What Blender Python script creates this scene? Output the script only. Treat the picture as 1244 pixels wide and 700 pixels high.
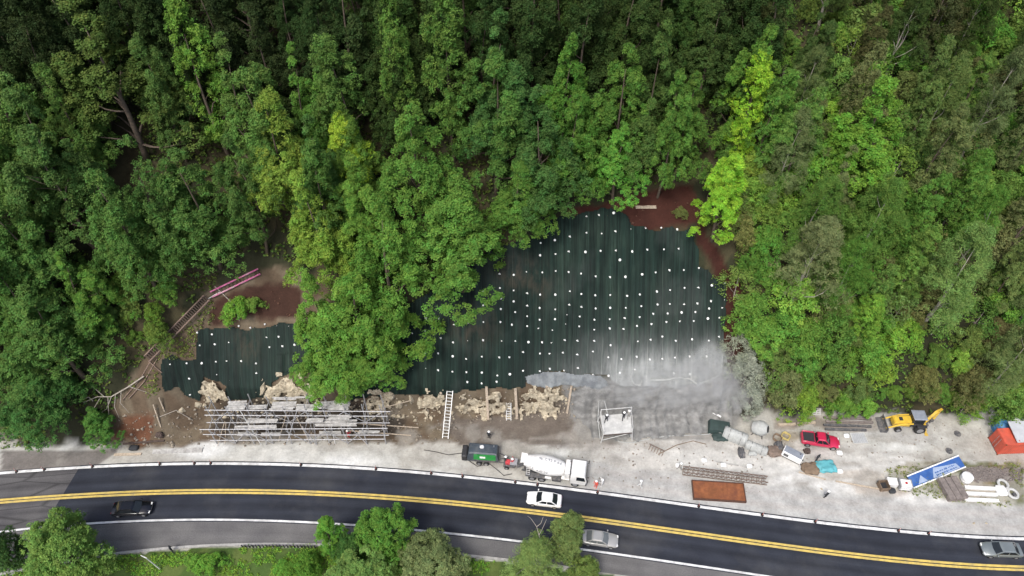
import bpy, bmesh, math, random
import numpy as np
from mathutils import Vector, Matrix
sc = bpy.context.scene
for o in list(bpy.data.objects): bpy.data.objects.remove(o)
random.seed(7); RNG = np.random.RandomState(11)
R_ = math.radians
# ---------------------------------------------------------------- camera
CAMZ, DEP, FPX, CX, CY = 85.0, R_(48.0), 888.0, 622.0, 350.0
cam_d = bpy.data.cameras.new('camera'); cam = bpy.data.objects.new('camera', cam_d)
sc.collection.objects.link(cam); sc.camera = cam
cam.location = (0, 0, CAMZ); cam.rotation_euler = (R_(90) - DEP, 0, 0)
cam_d.sensor_fit = 'HORIZONTAL'; cam_d.angle = 2 * math.atan(CX / FPX)
cam_d.clip_start = 0.5; cam_d.clip_end = 4000
# ---------------------------------------------------------------- world, sun, exposure
SUN_EL, SUN_AZ = R_(58), R_(205)          # azimuth measured from +y (uphill) towards +x
w = bpy.data.worlds.new('World'); sc.world = w; w.use_nodes = True
nt = w.node_tree; bg = nt.nodes['Background']
sky = nt.nodes.new('ShaderNodeTexSky'); sky.sky_type = 'NISHITA'; sky.sun_disc = False
sky.sun_elevation = SUN_EL; sky.sun_rotation = SUN_AZ; sky.air_density = .8; sky.dust_density = 4.0; sky.ozone_density = .6
nt.links.new(sky.outputs[0], bg.inputs[0]); bg.inputs[1].default_value = 0.15
sl = bpy.data.lights.new('sun', 'SUN'); sl.energy = 1.5; sl.angle = R_(15); sl.color = (0.985, 1.0, 0.96)
sun = bpy.data.objects.new('sun', sl); sc.collection.objects.link(sun)
sd = Vector((math.sin(SUN_AZ) * math.cos(SUN_EL), math.cos(SUN_AZ) * math.cos(SUN_EL), math.sin(SUN_EL)))
sun.rotation_euler = sd.to_track_quat('Z', 'Y').to_euler(); sun.location = (0, 0, 200)
vs = sc.view_settings; vs.view_transform = 'Standard'; vs.look = 'None'; vs.gamma = 1; vs.use_curve_mapping = False
vs.exposure = 0.62
cy = sc.cycles
cy.max_bounces = 6; cy.diffuse_bounces = 3; cy.glossy_bounces = 3; cy.transmission_bounces = 4; cy.volume_bounces = 1
cy.transparent_max_bounces = 6; cy.use_denoising = True; cy.volume_max_steps = 96; cy.volume_step_rate = 2.0
sc.render.engine = 'CYCLES'
COL = sc.collection
# ---------------------------------------------------------------- numeric helpers
CF = np.array([0, math.cos(DEP), -math.sin(DEP)]); CU = np.array([0, math.sin(DEP), math.cos(DEP)])
def project(P):
    d = np.asarray(P, float) - np.array([0, 0, CAMZ]); dep = d @ CF
    return CX + FPX * d[..., 0] / dep, CY - FPX * (d @ CU) / dep, dep
def rays(u, v):
    u = np.asarray(u, float); v = np.asarray(v, float)
    d = CF + ((u - CX) / FPX)[..., None] * np.array([1., 0, 0]) + (-(v - CY) / FPX)[..., None] * CU
    return d
def G(u, v, z=0.0):
    d = rays(u, v); t = (z - CAMZ) / d[2]
    return Vector((d[0] * t, d[1] * t, z))
def sm(a, b, x):
    t = np.clip((np.asarray(x, float) - a) / (b - a), 0, 1); return t * t * (3 - 2 * t)
_P = RNG.permutation(512); _V = RNG.rand(512)
def vnoise(x, y):
    x = np.asarray(x, float); y = np.asarray(y, float)
    xi = np.floor(x).astype(int); yi = np.floor(y).astype(int); fx = x - xi; fy = y - yi
    fx = fx * fx * (3 - 2 * fx); fy = fy * fy * (3 - 2 * fy)
    h = lambda a, b: _V[(_P[(a + 37 * 0) % 512] + b * 57 + (a * 131)) % 512]
    return (h(xi, yi) * (1 - fx) + h(xi + 1, yi) * fx) * (1 - fy) + (h(xi, yi + 1) * (1 - fx) + h(xi + 1, yi + 1) * fx) * fy
def fbm(x, y, o=4):
    s = 0; a = .5; n = 0
    for i in range(o):
        s = s + a * vnoise(np.asarray(x) * 2 ** i + 17.3 * i, np.asarray(y) * 2 ** i + 9.1 * i); n += a; a *= .5
    return s / n
def inpoly(u, v, poly):
    u = np.asarray(u, float); v = np.asarray(v, float); r = np.zeros(u.shape, bool)
    n = len(poly)
    for i in range(n):
        x1, y1 = poly[i]; x2, y2 = poly[(i + 1) % n]
        if y1 == y2: continue
        c = ((y1 > v) != (y2 > v)) & (u < (x2 - x1) * (v - y1) / (y2 - y1) + x1)
        r ^= c
    return r
def polydist(u, v, poly):
    d = np.full(np.shape(u), 1e9); n = len(poly)
    for i in range(n):
        a = np.array(poly[i], float); b = np.array(poly[(i + 1) % n], float); ab = b - a
        t = np.clip(((u - a[0]) * ab[0] + (v - a[1]) * ab[1]) / max(ab @ ab, 1e-9), 0, 1)
        d = np.minimum(d, np.hypot(u - a[0] - t * ab[0], v - a[1] - t * ab[1]))
    return np.where(inpoly(u, v, poly), d, -d)
# ---------------------------------------------------------------- the road's lines
def curve(pts, deg=4):
    W = np.array([G(u, v)[:2] for u, v in pts]); c = np.polyfit(W[:, 0] / 60, W[:, 1], deg); d = np.polyder(c)
    def f(x):
        x = np.asarray(x, float) / 60; xc = np.clip(x, -1.04, 1.04)
        return np.polyval(c, xc) + np.polyval(d, xc) * (x - xc)
    return f
UPL = [(6, 574), (53, 571.5), (113, 568), (194, 565.3), (256, 564), (340, 564), (365, 565), (457, 569), (524, 575), (562, 579), (626, 587), (653, 590.5), (726, 600), (800, 609), (849, 616), (926, 626), (990, 634), (1091, 644.5), (1128, 648.8), (1237, 655.5)]
YEL = [(6, 608), (80, 604), (165, 600), (250, 598), (320, 597), (400, 599), (465, 602.5), (552, 611), (620, 619.5), (716, 633), (831, 647), (920, 659), (1000, 669), (1065, 677), (1145, 686.5)]
LOW = [(19, 642.4), (123, 637), (211, 634.7), (320, 632), (380, 633), (439, 636.5), (506, 643), (600, 655), (620, 657.5), (695, 668), (780, 678), (865, 689)]
SHO = [(128, 673), (190, 669), (257, 666), (298, 662.5), (380, 660), (450, 664), (520, 670), (603, 680), (700, 693), (865, 713)]
y_up = curve(UPL); y_ye = curve(YEL); y_lo = curve(LOW, 3)
_sh = curve(SHO, 3)
def y_sh(x): return np.minimum(_sh(x), y_lo(x) - 1.6)
# ---------------------------------------------------------------- terrain height
def toe(x): return 48.9 + 4.4 * sm(-47, -38, x) + .5 * (fbm(np.asarray(x) * .12, 3.3) - .5)
def hgt(x, y):
    x = np.asarray(x, float); y = np.asarray(y, float)
    wl = sm(-43, -38, x) * (1 - sm(27, 31, x)); d = y - toe(x); run = 6.0 - 4.7 * wl
    h = 4.3 * sm(0, 1, d / run) + 1.05 * np.clip(d - .5, 0, 16.5) + .72 * np.clip(d - 17, 0, 32) + .5 * np.clip(d - 49, 0, 90)
    amp = .35 * sm(0, 2, d) + 1.2 * sm(16, 22, d)
    h = h + amp * (fbm(x * .16, y * .16) - .5) * 2 + .25 * sm(.3, 3, d) * (fbm(x * .9, y * .9, 3) - .5)
    yard = sm(y_up(x) + .6, y_up(x) + 1.8, y)
    h = h + yard * .22 * (fbm(x * .35, y * .35, 4) - .5) * (1 - sm(0, 2, d)) + .02 * yard
    e = y_sh(x) - .5
    h = h - .42 * np.clip(e - y, 0, 22) + .35 * sm(0, 3, e - y) * (fbm(x * .4, y * .4) - .5)
    return h - .06 * (y < y_up(x) + .6) * (y > e + .1)
_gx = np.arange(-110, 110.01, .2); _gy = np.arange(0, 150.01, .2); _GH = hgt(*np.meshgrid(_gx, _gy))
def hfast(x, y):
    fx = np.clip((x + 110) / .2, 0, len(_gx) - 1.001); fy = np.clip(y / .2, 0, len(_gy) - 1.001); i = fx.astype(int); j = fy.astype(int); fx = fx - i; fy = fy - j
    return (_GH[j, i] * (1 - fx) + _GH[j, i + 1] * fx) * (1 - fy) + (_GH[j + 1, i] * (1 - fx) + _GH[j + 1, i + 1] * fx) * fy
def T(u, v, off=0.0):
    """terrain points seen at pixels u, v (terrain raised by off)"""
    u = np.atleast_1d(np.asarray(u, float)); v = np.atleast_1d(np.asarray(v, float)); d = rays(u, v)
    lo = np.full(u.shape, 60.0); hi = np.full(u.shape, np.nan); t = lo.copy()
    for k in range(150):
        t = 60.0 + k * .6
        P = d * t; z = CAMZ + P[..., 2]
        hit = np.isnan(hi) & (z < hfast(P[..., 0], P[..., 1]) + off)
        hi = np.where(hit, t, hi); lo = np.where(np.isnan(hi), t, lo)
    hi = np.where(np.isnan(hi), lo + .6, hi)
    for k in range(18):
        m = (lo + hi) / 2; P = d * m[..., None]; below = CAMZ + P[..., 2] < hfast(P[..., 0], P[..., 1]) + off
        hi = np.where(below, m, hi); lo = np.where(below, lo, m)
    P = d * hi[..., None]; P[..., 2] += CAMZ; return P
def T1(u, v, off=0.0): return Vector(T(u, v, off)[0])
def on(x, y, dz=0.0): return Vector((x, y, float(hgt(x, y)) + dz))
def GT(u, v, dz=0.0):
    p = T1(u, v); return Vector((p.x, p.y, p.z + dz))
# ---------------------------------------------------------------- materials
def new_mat(name):
    m = bpy.data.materials.new(name); m.use_nodes = True; return m, m.node_tree, m.node_tree.nodes['Principled BSDF']
def N(nt, t, **k):
    n = nt.nodes.new(t)
    for a, b in k.items():
        if a in n.inputs: n.inputs[a].default_value = b
        else: setattr(n, a, b)
    return n
def ramp(nt, fac, stops):
    r = nt.nodes.new('ShaderNodeValToRGB'); e = r.color_ramp.elements
    while len(e) < len(stops): e.new(.5)
    for i, (p, c) in enumerate(stops): e[i].position = p; e[i].color = (*c, 1) if len(c) == 3 else c
    nt.links.new(fac, r.inputs[0]); return r.outputs[0]
def mul(nt, a, b, fac=1.0, mode='MULTIPLY'):
    m = nt.nodes.new('ShaderNodeMix'); m.data_type = 'RGBA'; m.blend_type = mode; m.inputs[0].default_value = fac
    for s, i in ((a, 6), (b, 7)):
        if hasattr(s, 'links'): nt.links.new(s, m.inputs[i])
        else: m.inputs[i].default_value = (*s, 1)
    return m.outputs[2]
def mat(name, c, rough=.6, metal=0., var=.25, scale=3., bump=0., dirt=None, coat=0.):
    """painted / natural surface: base colour with soft blotches, optional dirt speckle and bump"""
    m, nt, b = new_mat(name); tc = N(nt, 'ShaderNodeTexCoord')
    n1 = N(nt, 'ShaderNodeTexNoise', Scale=scale, Detail=6.0, Roughness=.62); nt.links.new(tc.outputs['Object'], n1.inputs['Vector'])
    lo = 1 - var; hi = 1 + var * .6
    col = mul(nt, c, ramp(nt, n1.outputs['Fac'], [(.3, (lo, lo, lo)), (.7, (hi, hi, hi))]))
    if dirt:
        n2 = N(nt, 'ShaderNodeTexNoise', Scale=scale * .6, Detail=8.0, Roughness=.7); nt.links.new(tc.outputs['Object'], n2.inputs['Vector'])
        f = ramp(nt, n2.outputs['Fac'], [(.48, (0, 0, 0)), (.68, (1, 1, 1))])
        mx = nt.nodes.new('ShaderNodeMix'); mx.data_type = 'RGBA'; nt.links.new(f, mx.inputs[0]); nt.links.new(col, mx.inputs[6]); mx.inputs[7].default_value = (*dirt, 1); col = mx.outputs[2]
    nt.links.new(col, b.inputs['Base Color']); b.inputs['Roughness'].default_value = rough; b.inputs['Metallic'].default_value = metal
    if coat: b.inputs['Coat Weight'].default_value = coat; b.inputs['Coat Roughness'].default_value = .12
    if bump:
        bp = N(nt, 'ShaderNodeBump', Strength=bump, Distance=.05); nt.links.new(n1.outputs['Fac'], bp.inputs['Height']); nt.links.new(bp.outputs[0], b.inputs['Normal'])
    return m
def leaf_mat():
    m, nt, b = new_mat('leaf'); oi = N(nt, 'ShaderNodeObjectInfo'); at = N(nt, 'ShaderNodeAttribute', attribute_name='tint')
    hs = N(nt, 'ShaderNodeHueSaturation'); nt.links.new(oi.outputs['Color'], hs.inputs['Color'])
    sx = N(nt, 'ShaderNodeSeparateColor'); nt.links.new(at.outputs['Color'], sx.inputs[0])
    mp = N(nt, 'ShaderNodeMapRange'); mp.inputs[3].default_value = .465; mp.inputs[4].default_value = .525; nt.links.new(sx.outputs[1], mp.inputs[0]); nt.links.new(mp.outputs[0], hs.inputs['Hue'])
    nt.links.new(sx.outputs[0], hs.inputs['Value'])
    nt.links.new(hs.outputs[0], b.inputs['Base Color']); b.inputs['Roughness'].default_value = .7; b.inputs['Specular IOR Level'].default_value = .12
    tr = N(nt, 'ShaderNodeBsdfTranslucent'); nt.links.new(hs.outputs[0], tr.inputs[0])
    mx = N(nt, 'ShaderNodeMixShader'); mx.inputs[0].default_value = .34
    nt.links.new(b.outputs[0], mx.inputs[1]); nt.links.new(tr.outputs[0], mx.inputs[2]); nt.links.new(mx.outputs[0], nt.nodes['Material Output'].inputs[0])
    return m
def ground_mat():
    m, nt, b = new_mat('ground'); at = N(nt, 'ShaderNodeAttribute', attribute_name='zone'); tc = N(nt, 'ShaderNodeTexCoord')
    def nz(s, d=6., r=.65):
        n = N(nt, 'ShaderNodeTexNoise', Scale=s, Detail=d, Roughness=r); nt.links.new(tc.outputs['Object'], n.inputs['Vector']); return n.outputs['Fac']
    c = mul(nt, at.outputs['Color'], ramp(nt, nz(.55, 8.), [(.3, (.7, .7, .7)), (.72, (1.18, 1.18, 1.18))]))
    c = mul(nt, c, ramp(nt, nz(3.2, 6., .75), [(.32, (.84, .83, .82)), (.66, (1.08, 1.08, 1.08))]))
    vo = N(nt, 'ShaderNodeTexVoronoi', Scale=2.6); nt.links.new(tc.outputs['Object'], vo.inputs['Vector'])
    c = mul(nt, c, ramp(nt, vo.outputs['Distance'], [(.05, (.8, .79, .78)), (.22, (1, 1, 1))]), .35)
    nt.links.new(c, b.inputs['Base Color']); b.inputs['Roughness'].default_value = .92; b.inputs['Specular IOR Level'].default_value = .2
    bp = N(nt, 'ShaderNodeBump', Strength=.45, Distance=.10); nt.links.new(nz(4.5, 6., .7), bp.inputs['Height']); nt.links.new(bp.outputs[0], b.inputs['Normal'])
    return m
def road_mat(name, c, streak, crack=False):
    m, nt, b = new_mat(name); tc = N(nt, 'ShaderNodeTexCoord')
    mp = N(nt, 'ShaderNodeMapping'); mp.inputs['Scale'].default_value = (.06, 1.1, 1); nt.links.new(tc.outputs['UV'], mp.inputs[0])
    n1 = N(nt, 'ShaderNodeTexNoise', Scale=1.0, Detail=7., Roughness=.6); nt.links.new(mp.outputs[0], n1.inputs['Vector'])
    n2 = N(nt, 'ShaderNodeTexNoise', Scale=.35, Detail=5.); nt.links.new(tc.outputs['UV'], n2.inputs['Vector'])
    n3 = N(nt, 'ShaderNodeTexNoise', Scale=7., Detail=4.); nt.links.new(tc.outputs['UV'], n3.inputs['Vector'])
    k = streak
    col = mul(nt, c, ramp(nt, n1.outputs['Fac'], [(.3, (1 - k, 1 - k, 1 - k)), (.72, (1 + k, 1 + k, 1 + k))]))
    col = mul(nt, col, ramp(nt, n2.outputs['Fac'], [(.3, (.82, .82, .84)), (.7, (1.2, 1.2, 1.18))]))
    col = mul(nt, col, ramp(nt, n3.outputs['Fac'], [(.3, (.85, .85, .85)), (.7, (1.15, 1.15, 1.15))]))
    n4 = N(nt, 'ShaderNodeTexNoise', Scale=.10, Detail=6., Roughness=.65); nt.links.new(tc.outputs['UV'], n4.inputs['Vector']); mw = nt.nodes.new('ShaderNodeMix'); mw.data_type = 'RGBA'; nt.links.new(ramp(nt, n4.outputs['Fac'], [(.5, (0, 0, 0)), (.72, (.30, .30, .30))]), mw.inputs[0]); nt.links.new(col, mw.inputs[6]); mw.inputs[7].default_value = (.11, .106, .10, 1); col = mw.outputs[2]
    sx = N(nt, 'ShaderNodeSeparateXYZ'); nt.links.new(tc.outputs['UV'], sx.inputs[0]); ab = N(nt, 'ShaderNodeMath', operation='ABSOLUTE'); nt.links.new(sx.outputs[1], ab.inputs[0]); dv = N(nt, 'ShaderNodeMath', operation='DIVIDE'); nt.links.new(ab.outputs[0], dv.inputs[0]); dv.inputs[1].default_value = 5.0
    col = mul(nt, col, ramp(nt, dv.outputs[0], [(.10, (.92, .92, .92)), (.22, (1.22, 1.22, 1.21)), (.36, (.82, .82, .82)), (.54, (1.22, 1.22, 1.21)), (.72, (.95, .95, .95))]))
    if crack:
        mp2 = N(nt, 'ShaderNodeMapping'); mp2.inputs['Scale'].default_value = (.10, .6, 1); mp2.inputs['Rotation'].default_value = (0, 0, .06); nt.links.new(tc.outputs['UV'], mp2.inputs[0])
        vo = N(nt, 'ShaderNodeTexVoronoi', Scale=1.0); vo.feature = 'DISTANCE_TO_EDGE'; nt.links.new(mp2.outputs[0], vo.inputs['Vector'])
        col = mul(nt, col, ramp(nt, vo.outputs['Distance'], [(.0, (.4, .4, .4)), (.05, (1, 1, 1))]), .8)
    nt.links.new(col, b.inputs['Base Color']); b.inputs['Roughness'].default_value = .85; b.inputs['Specular IOR Level'].default_value = .25
    return m
def net_mat():
    m, nt, b = new_mat('net_fabric'); tc = N(nt, 'ShaderNodeTexCoord'); at = N(nt, 'ShaderNodeAttribute', attribute_name='dust')
    def nz(sx, sy, sz, d=6., r=.6):
        mp = N(nt, 'ShaderNodeMapping'); mp.inputs['Scale'].default_value = (sx, sy, sz); nt.links.new(tc.outputs['Object'], mp.inputs[0])
        n = N(nt, 'ShaderNodeTexNoise', Scale=1., Detail=d, Roughness=r); nt.links.new(mp.outputs[0], n.inputs['Vector']); return n.outputs['Fac']
    c = ramp(nt, nz(.16, .1, .12), [(.3, (.0045, .0115, .0095)), (.5, (.008, .0175, .014)), (.72, (.016, .028, .021))])
    c = mul(nt, c, ramp(nt, nz(2.6, .07, .07, 8., .7), [(.34, (.5, .5, .53)), (.5, (1, 1, 1)), (.66, (1.9, 1.85, 1.8))]))
    c = mul(nt, c, ramp(nt, nz(7., .3, .3, 4., .7), [(.3, (.72, .72, .72)), (.7, (1.25, 1.25, 1.25))]))
    sx = N(nt, 'ShaderNodeSeparateColor'); nt.links.new(at.outputs['Color'], sx.inputs[0])
    ma = N(nt, 'ShaderNodeMath', operation='MULTIPLY'); nt.links.new(sx.outputs[0], ma.inputs[0])
    nt.links.new(ramp(nt, nz(1.6, .25, .25, 7., .7), [(.25, (.25, .25, .25)), (.7, (1.1, 1.1, 1.1))]), ma.inputs[1])
    mx = nt.nodes.new('ShaderNodeMix'); mx.data_type = 'RGBA'; nt.links.new(ma.outputs[0], mx.inputs[0]); nt.links.new(c, mx.inputs[6]); mx.inputs[7].default_value = (.34, .35, .34, 1)
    c = mx.outputs[2]
    mb = N(nt, 'ShaderNodeMath', operation='MULTIPLY'); nt.links.new(sx.outputs[1], mb.inputs[0])
    nt.links.new(ramp(nt, nz(1.2, .5, .5, 7., .7), [(.42, (0, 0, 0)), (.62, (1, 1, 1))]), mb.inputs[1])
    mx = nt.nodes.new('ShaderNodeMix'); mx.data_type = 'RGBA'; nt.links.new(mb.outputs[0], mx.inputs[0]); nt.links.new(c, mx.inputs[6]); mx.inputs[7].default_value = (.05, .043, .032, 1)
    wv = N(nt, 'ShaderNodeTexWave', Scale=.16, Distortion=1.6, Detail=3.); wv.bands_direction = 'X'; wv.inputs['Detail Scale'].default_value = .4; nt.links.new(tc.outputs['Object'], wv.inputs['Vector'])
    fin = mul(nt, mx.outputs[2], ramp(nt, wv.outputs['Fac'], [(.0, (1.4, 1.38, 1.35)), (.012, (1, 1, 1)), (.03, (.85, .85, .85)), (.12, (1, 1, 1))]))
    nt.links.new(fin, b.inputs['Base Color']); b.inputs['Roughness'].default_value = .8; b.inputs['Specular IOR Level'].default_value = .15
    bp = N(nt, 'ShaderNodeBump', Strength=.5, Distance=.2); nt.links.new(nz(3.2, .1, .1, 4.), bp.inputs['Height']); nt.links.new(bp.outputs[0], b.inputs['Normal'])
    return m
M = {}
M['leaf'] = leaf_mat(); M['ground'] = ground_mat(); M['net'] = net_mat()
M['asphalt'] = road_mat('asphalt', (.0235, .0268, .0365), .22); M['asphalt_old'] = road_mat('asphalt_old', (.085, .082, .084), .3, True)
M['shoulder'] = road_mat('shoulder', (.132, .128, .127), .14)
M['line_white'] = mat('line_white', (.70, .70, .69), .7, var=.35, scale=1.1, dirt=(.36, .35, .34)); M['line_yellow'] = mat('line_yellow', (.60, .44, .11), .7, var=.3, scale=1.6, dirt=(.38, .30, .12))
M['bark'] = mat('bark', (.10, .075, .055), .9, var=.5, scale=4., bump=.5); M['bark_pale'] = mat('bark_pale', (.34, .31, .26), .85, var=.4, scale=5., bump=.4)
M['dead'] = mat('dead_wood', (.38, .34, .29), .85, var=.4, scale=6.)
M['rock'] = mat('rock', (.47, .41, .30), .9, var=.55, scale=3.2, bump=.8, dirt=(.13, .095, .06)); M['rubble'] = mat('rubble', (.25, .215, .17), .9, var=.5, scale=1.2)
M['shotcrete'] = mat('shotcrete', (.235, .233, .222), .85, var=.55, scale=.9, bump=1.0, dirt=(.13, .13, .125))
M['timber'] = mat('timber', (.46, .38, .29), .8, var=.35, scale=5.); M['timber_grey'] = mat('timber_grey', (.46, .45, .43), .85, var=.4, scale=3., dirt=(.28, .27, .25)); M['timber_dark'] = mat('timber_dark', (.085, .06, .05), .9, var=.5, scale=4.)
M['board_brown'] = mat('board_brown', (.20, .17, .155), .85, var=.4, scale=3.)
M['ladder_wood'] = mat('ladder_wood', (.24, .17, .135), .9, var=.4, scale=3.); M['pink'] = mat('pink_paint', (.66, .16, .36), .6, var=.3, scale=2., dirt=(.6, .48, .48))
M['steel'] = mat('galvanised_steel', (.45, .45, .46), .5, .5, var=.3, scale=6.); M['alu'] = mat('aluminium', (.68, .68, .66), .45, .2, var=.2, scale=5.)
M['rust'] = mat('rust', (.235, .082, .030), .85, var=.45, scale=1.3, bump=.3, dirt=(.15, .05, .025)); M['rust_dark'] = mat('rust_dark', (.09, .04, .025), .9, var=.4, scale=3.)
M['rebar'] = mat('rebar', (.20, .15, .12), .8, .2, var=.4, scale=5.)
M['white_car'] = mat('white_car_paint', (.80, .80, .79), .3, var=.06, scale=1., coat=.6); M['silver'] = mat('silver_paint', (.40, .39, .37), .35, .3, var=.08, scale=1., coat=.5)
M['black_car'] = mat('black_paint', (.006, .006, .009), .22, var=.2, scale=1., coat=.35); M['grey_car'] = mat('grey_paint', (.20, .225, .225), .3, .3, var=.1, scale=1., coat=.6)
M['red_car'] = mat('red_paint', (.48, .018, .065), .3, var=.12, scale=1., coat=.6)
M['glass'] = mat('car_glass', (.018, .022, .025), .08, var=.2, scale=2.); M['glass_pale'] = mat('car_glass_pale', (.14, .15, .15), .1, var=.2, scale=2.)
M['rubber'] = mat('rubber', (.018, .018, .018), .85, var=.3, scale=8.); M['rim'] = mat('wheel_rim', (.36, .36, .37), .4, .6, var=.2, scale=6.)
M['plastic_dark'] = mat('dark_plastic', (.03, .03, .032), .6, var=.3, scale=5.); M['lamp_clear'] = mat('lamp_clear', (.7, .7, .68), .15, var=.1, scale=4.); M['lamp_red'] = mat('lamp_red', (.4, .02, .02), .25, var=.1, scale=4.)
M['mixer_white'] = mat('mixer_white', (.80, .79, .77), .45, var=.12, scale=.9, dirt=(.58, .56, .53)); M['lettering'] = mat('lettering_grey', (.24, .25, .28), .6, var=.3, scale=9.)
M['chassis'] = mat('chassis_grey', (.10, .10, .105), .7, .2, var=.4, scale=4., dirt=(.22, .2, .18))
M['slate'] = mat('slate_canopy', (.050, .064, .080), .55, var=.3, scale=1.5, dirt=(.10, .11, .115)); M['green'] = mat('green_panel', (.02, .23, .045), .45, var=.25, scale=1.5, dirt=(.06, .25, .09))
M['yellow'] = mat('machine_yellow', (.66, .43, .045), .45, var=.2, scale=1.6, dirt=(.42, .30, .10)); M['grey_roof'] = mat('grey_roof', (.22, .24, .28), .6, var=.2, scale=2.)
M['orange'] = mat('orange_container', (.56, .095, .055), .6, var=.2, scale=1.4, dirt=(.36, .08, .05)); M['roof_sheet'] = mat('roof_sheet', (.50, .51, .52), .5, .2, var=.15, scale=1.2)
M['deck_dust'] = mat('deck_dust', (.52, .52, .50), .85, var=.25, scale=1.5, dirt=(.40, .40, .39)); M['blue'] = mat('blue_tank', (.06, .20, .40), .5, var=.2, scale=2.); M['white'] = mat('white_plastic', (.80, .80, .79), .5, var=.15, scale=2., dirt=(.6, .58, .55))
M['sign_blue'] = mat('sign_blue', (.030, .095, .30), .45, var=.2, scale=1.5, dirt=(.07, .15, .34)); M['sign_white'] = mat('sign_white', (.30, .37, .50), .5, var=.2, scale=2.)
M['tarp_grey'] = mat('tarp_grey', (.40, .41, .39), .8, var=.25, scale=1.5, bump=.4, dirt=(.30, .30, .29)); M['tarp_dark'] = mat('tarp_dark_green', (.028, .05, .045), .7, var=.3, scale=1.5)
M['teal'] = mat('teal_tarp', (.10, .36, .40), .7, var=.3, scale=2., bump=.4); M['crate'] = mat('crate_brown', (.19, .135, .09), .85, var=.4, scale=3.); M['hose_yellow'] = mat('hose_yellow', (.50, .40, .14), .7, var=.25, scale=5.); M['hose_black'] = mat('hose_black', (.05, .047, .045), .8, var=.3, scale=5.)
M['fabric_fold'] = mat('fold_fabric', (.18, .195, .20), .75, var=.45, scale=1.0, bump=.6, dirt=(.10, .11, .12)); M['plate'] = mat('nail_plate', (.82, .82, .80), .5, var=.08, scale=3.); M['bolt'] = mat('bolt_steel', (.3, .3, .3), .5, .5, var=.2)
M['skin'] = mat('skin', (.30, .16, .10), .6, var=.1); M['jean'] = mat('trousers_dark', (.05, .06, .09), .85, var=.3, scale=5.); M['khaki'] = mat('trousers_khaki', (.24, .20, .15), .85, var=.3, scale=5.); M['vest'] = mat('orange_vest', (.80, .12, .08), .6, var=.15); M['vest_red'] = mat('red_shirt', (.50, .05, .06), .7, var=.2); M['cloth_dark'] = mat('dark_cloth', (.03, .032, .036), .85, var=.3); M['cloth_white'] = mat('white_cloth', (.68, .68, .66), .8, var=.15); M['helmet'] = mat('helmet_white', (.82, .82, .8), .35, var=.05); M['boot'] = mat('boot', (.03, .025, .02), .8, var=.2); M['cloth_dust'] = mat('dusty_cloth', (.30, .29, .27), .85, var=.2)
M['post_orange'] = mat('post_orange', (.38, .09, .06), .6, var=.15); M['kerb'] = mat('kerb_concrete', (.36, .35, .33), .85, var=.3, scale=2.)
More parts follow.
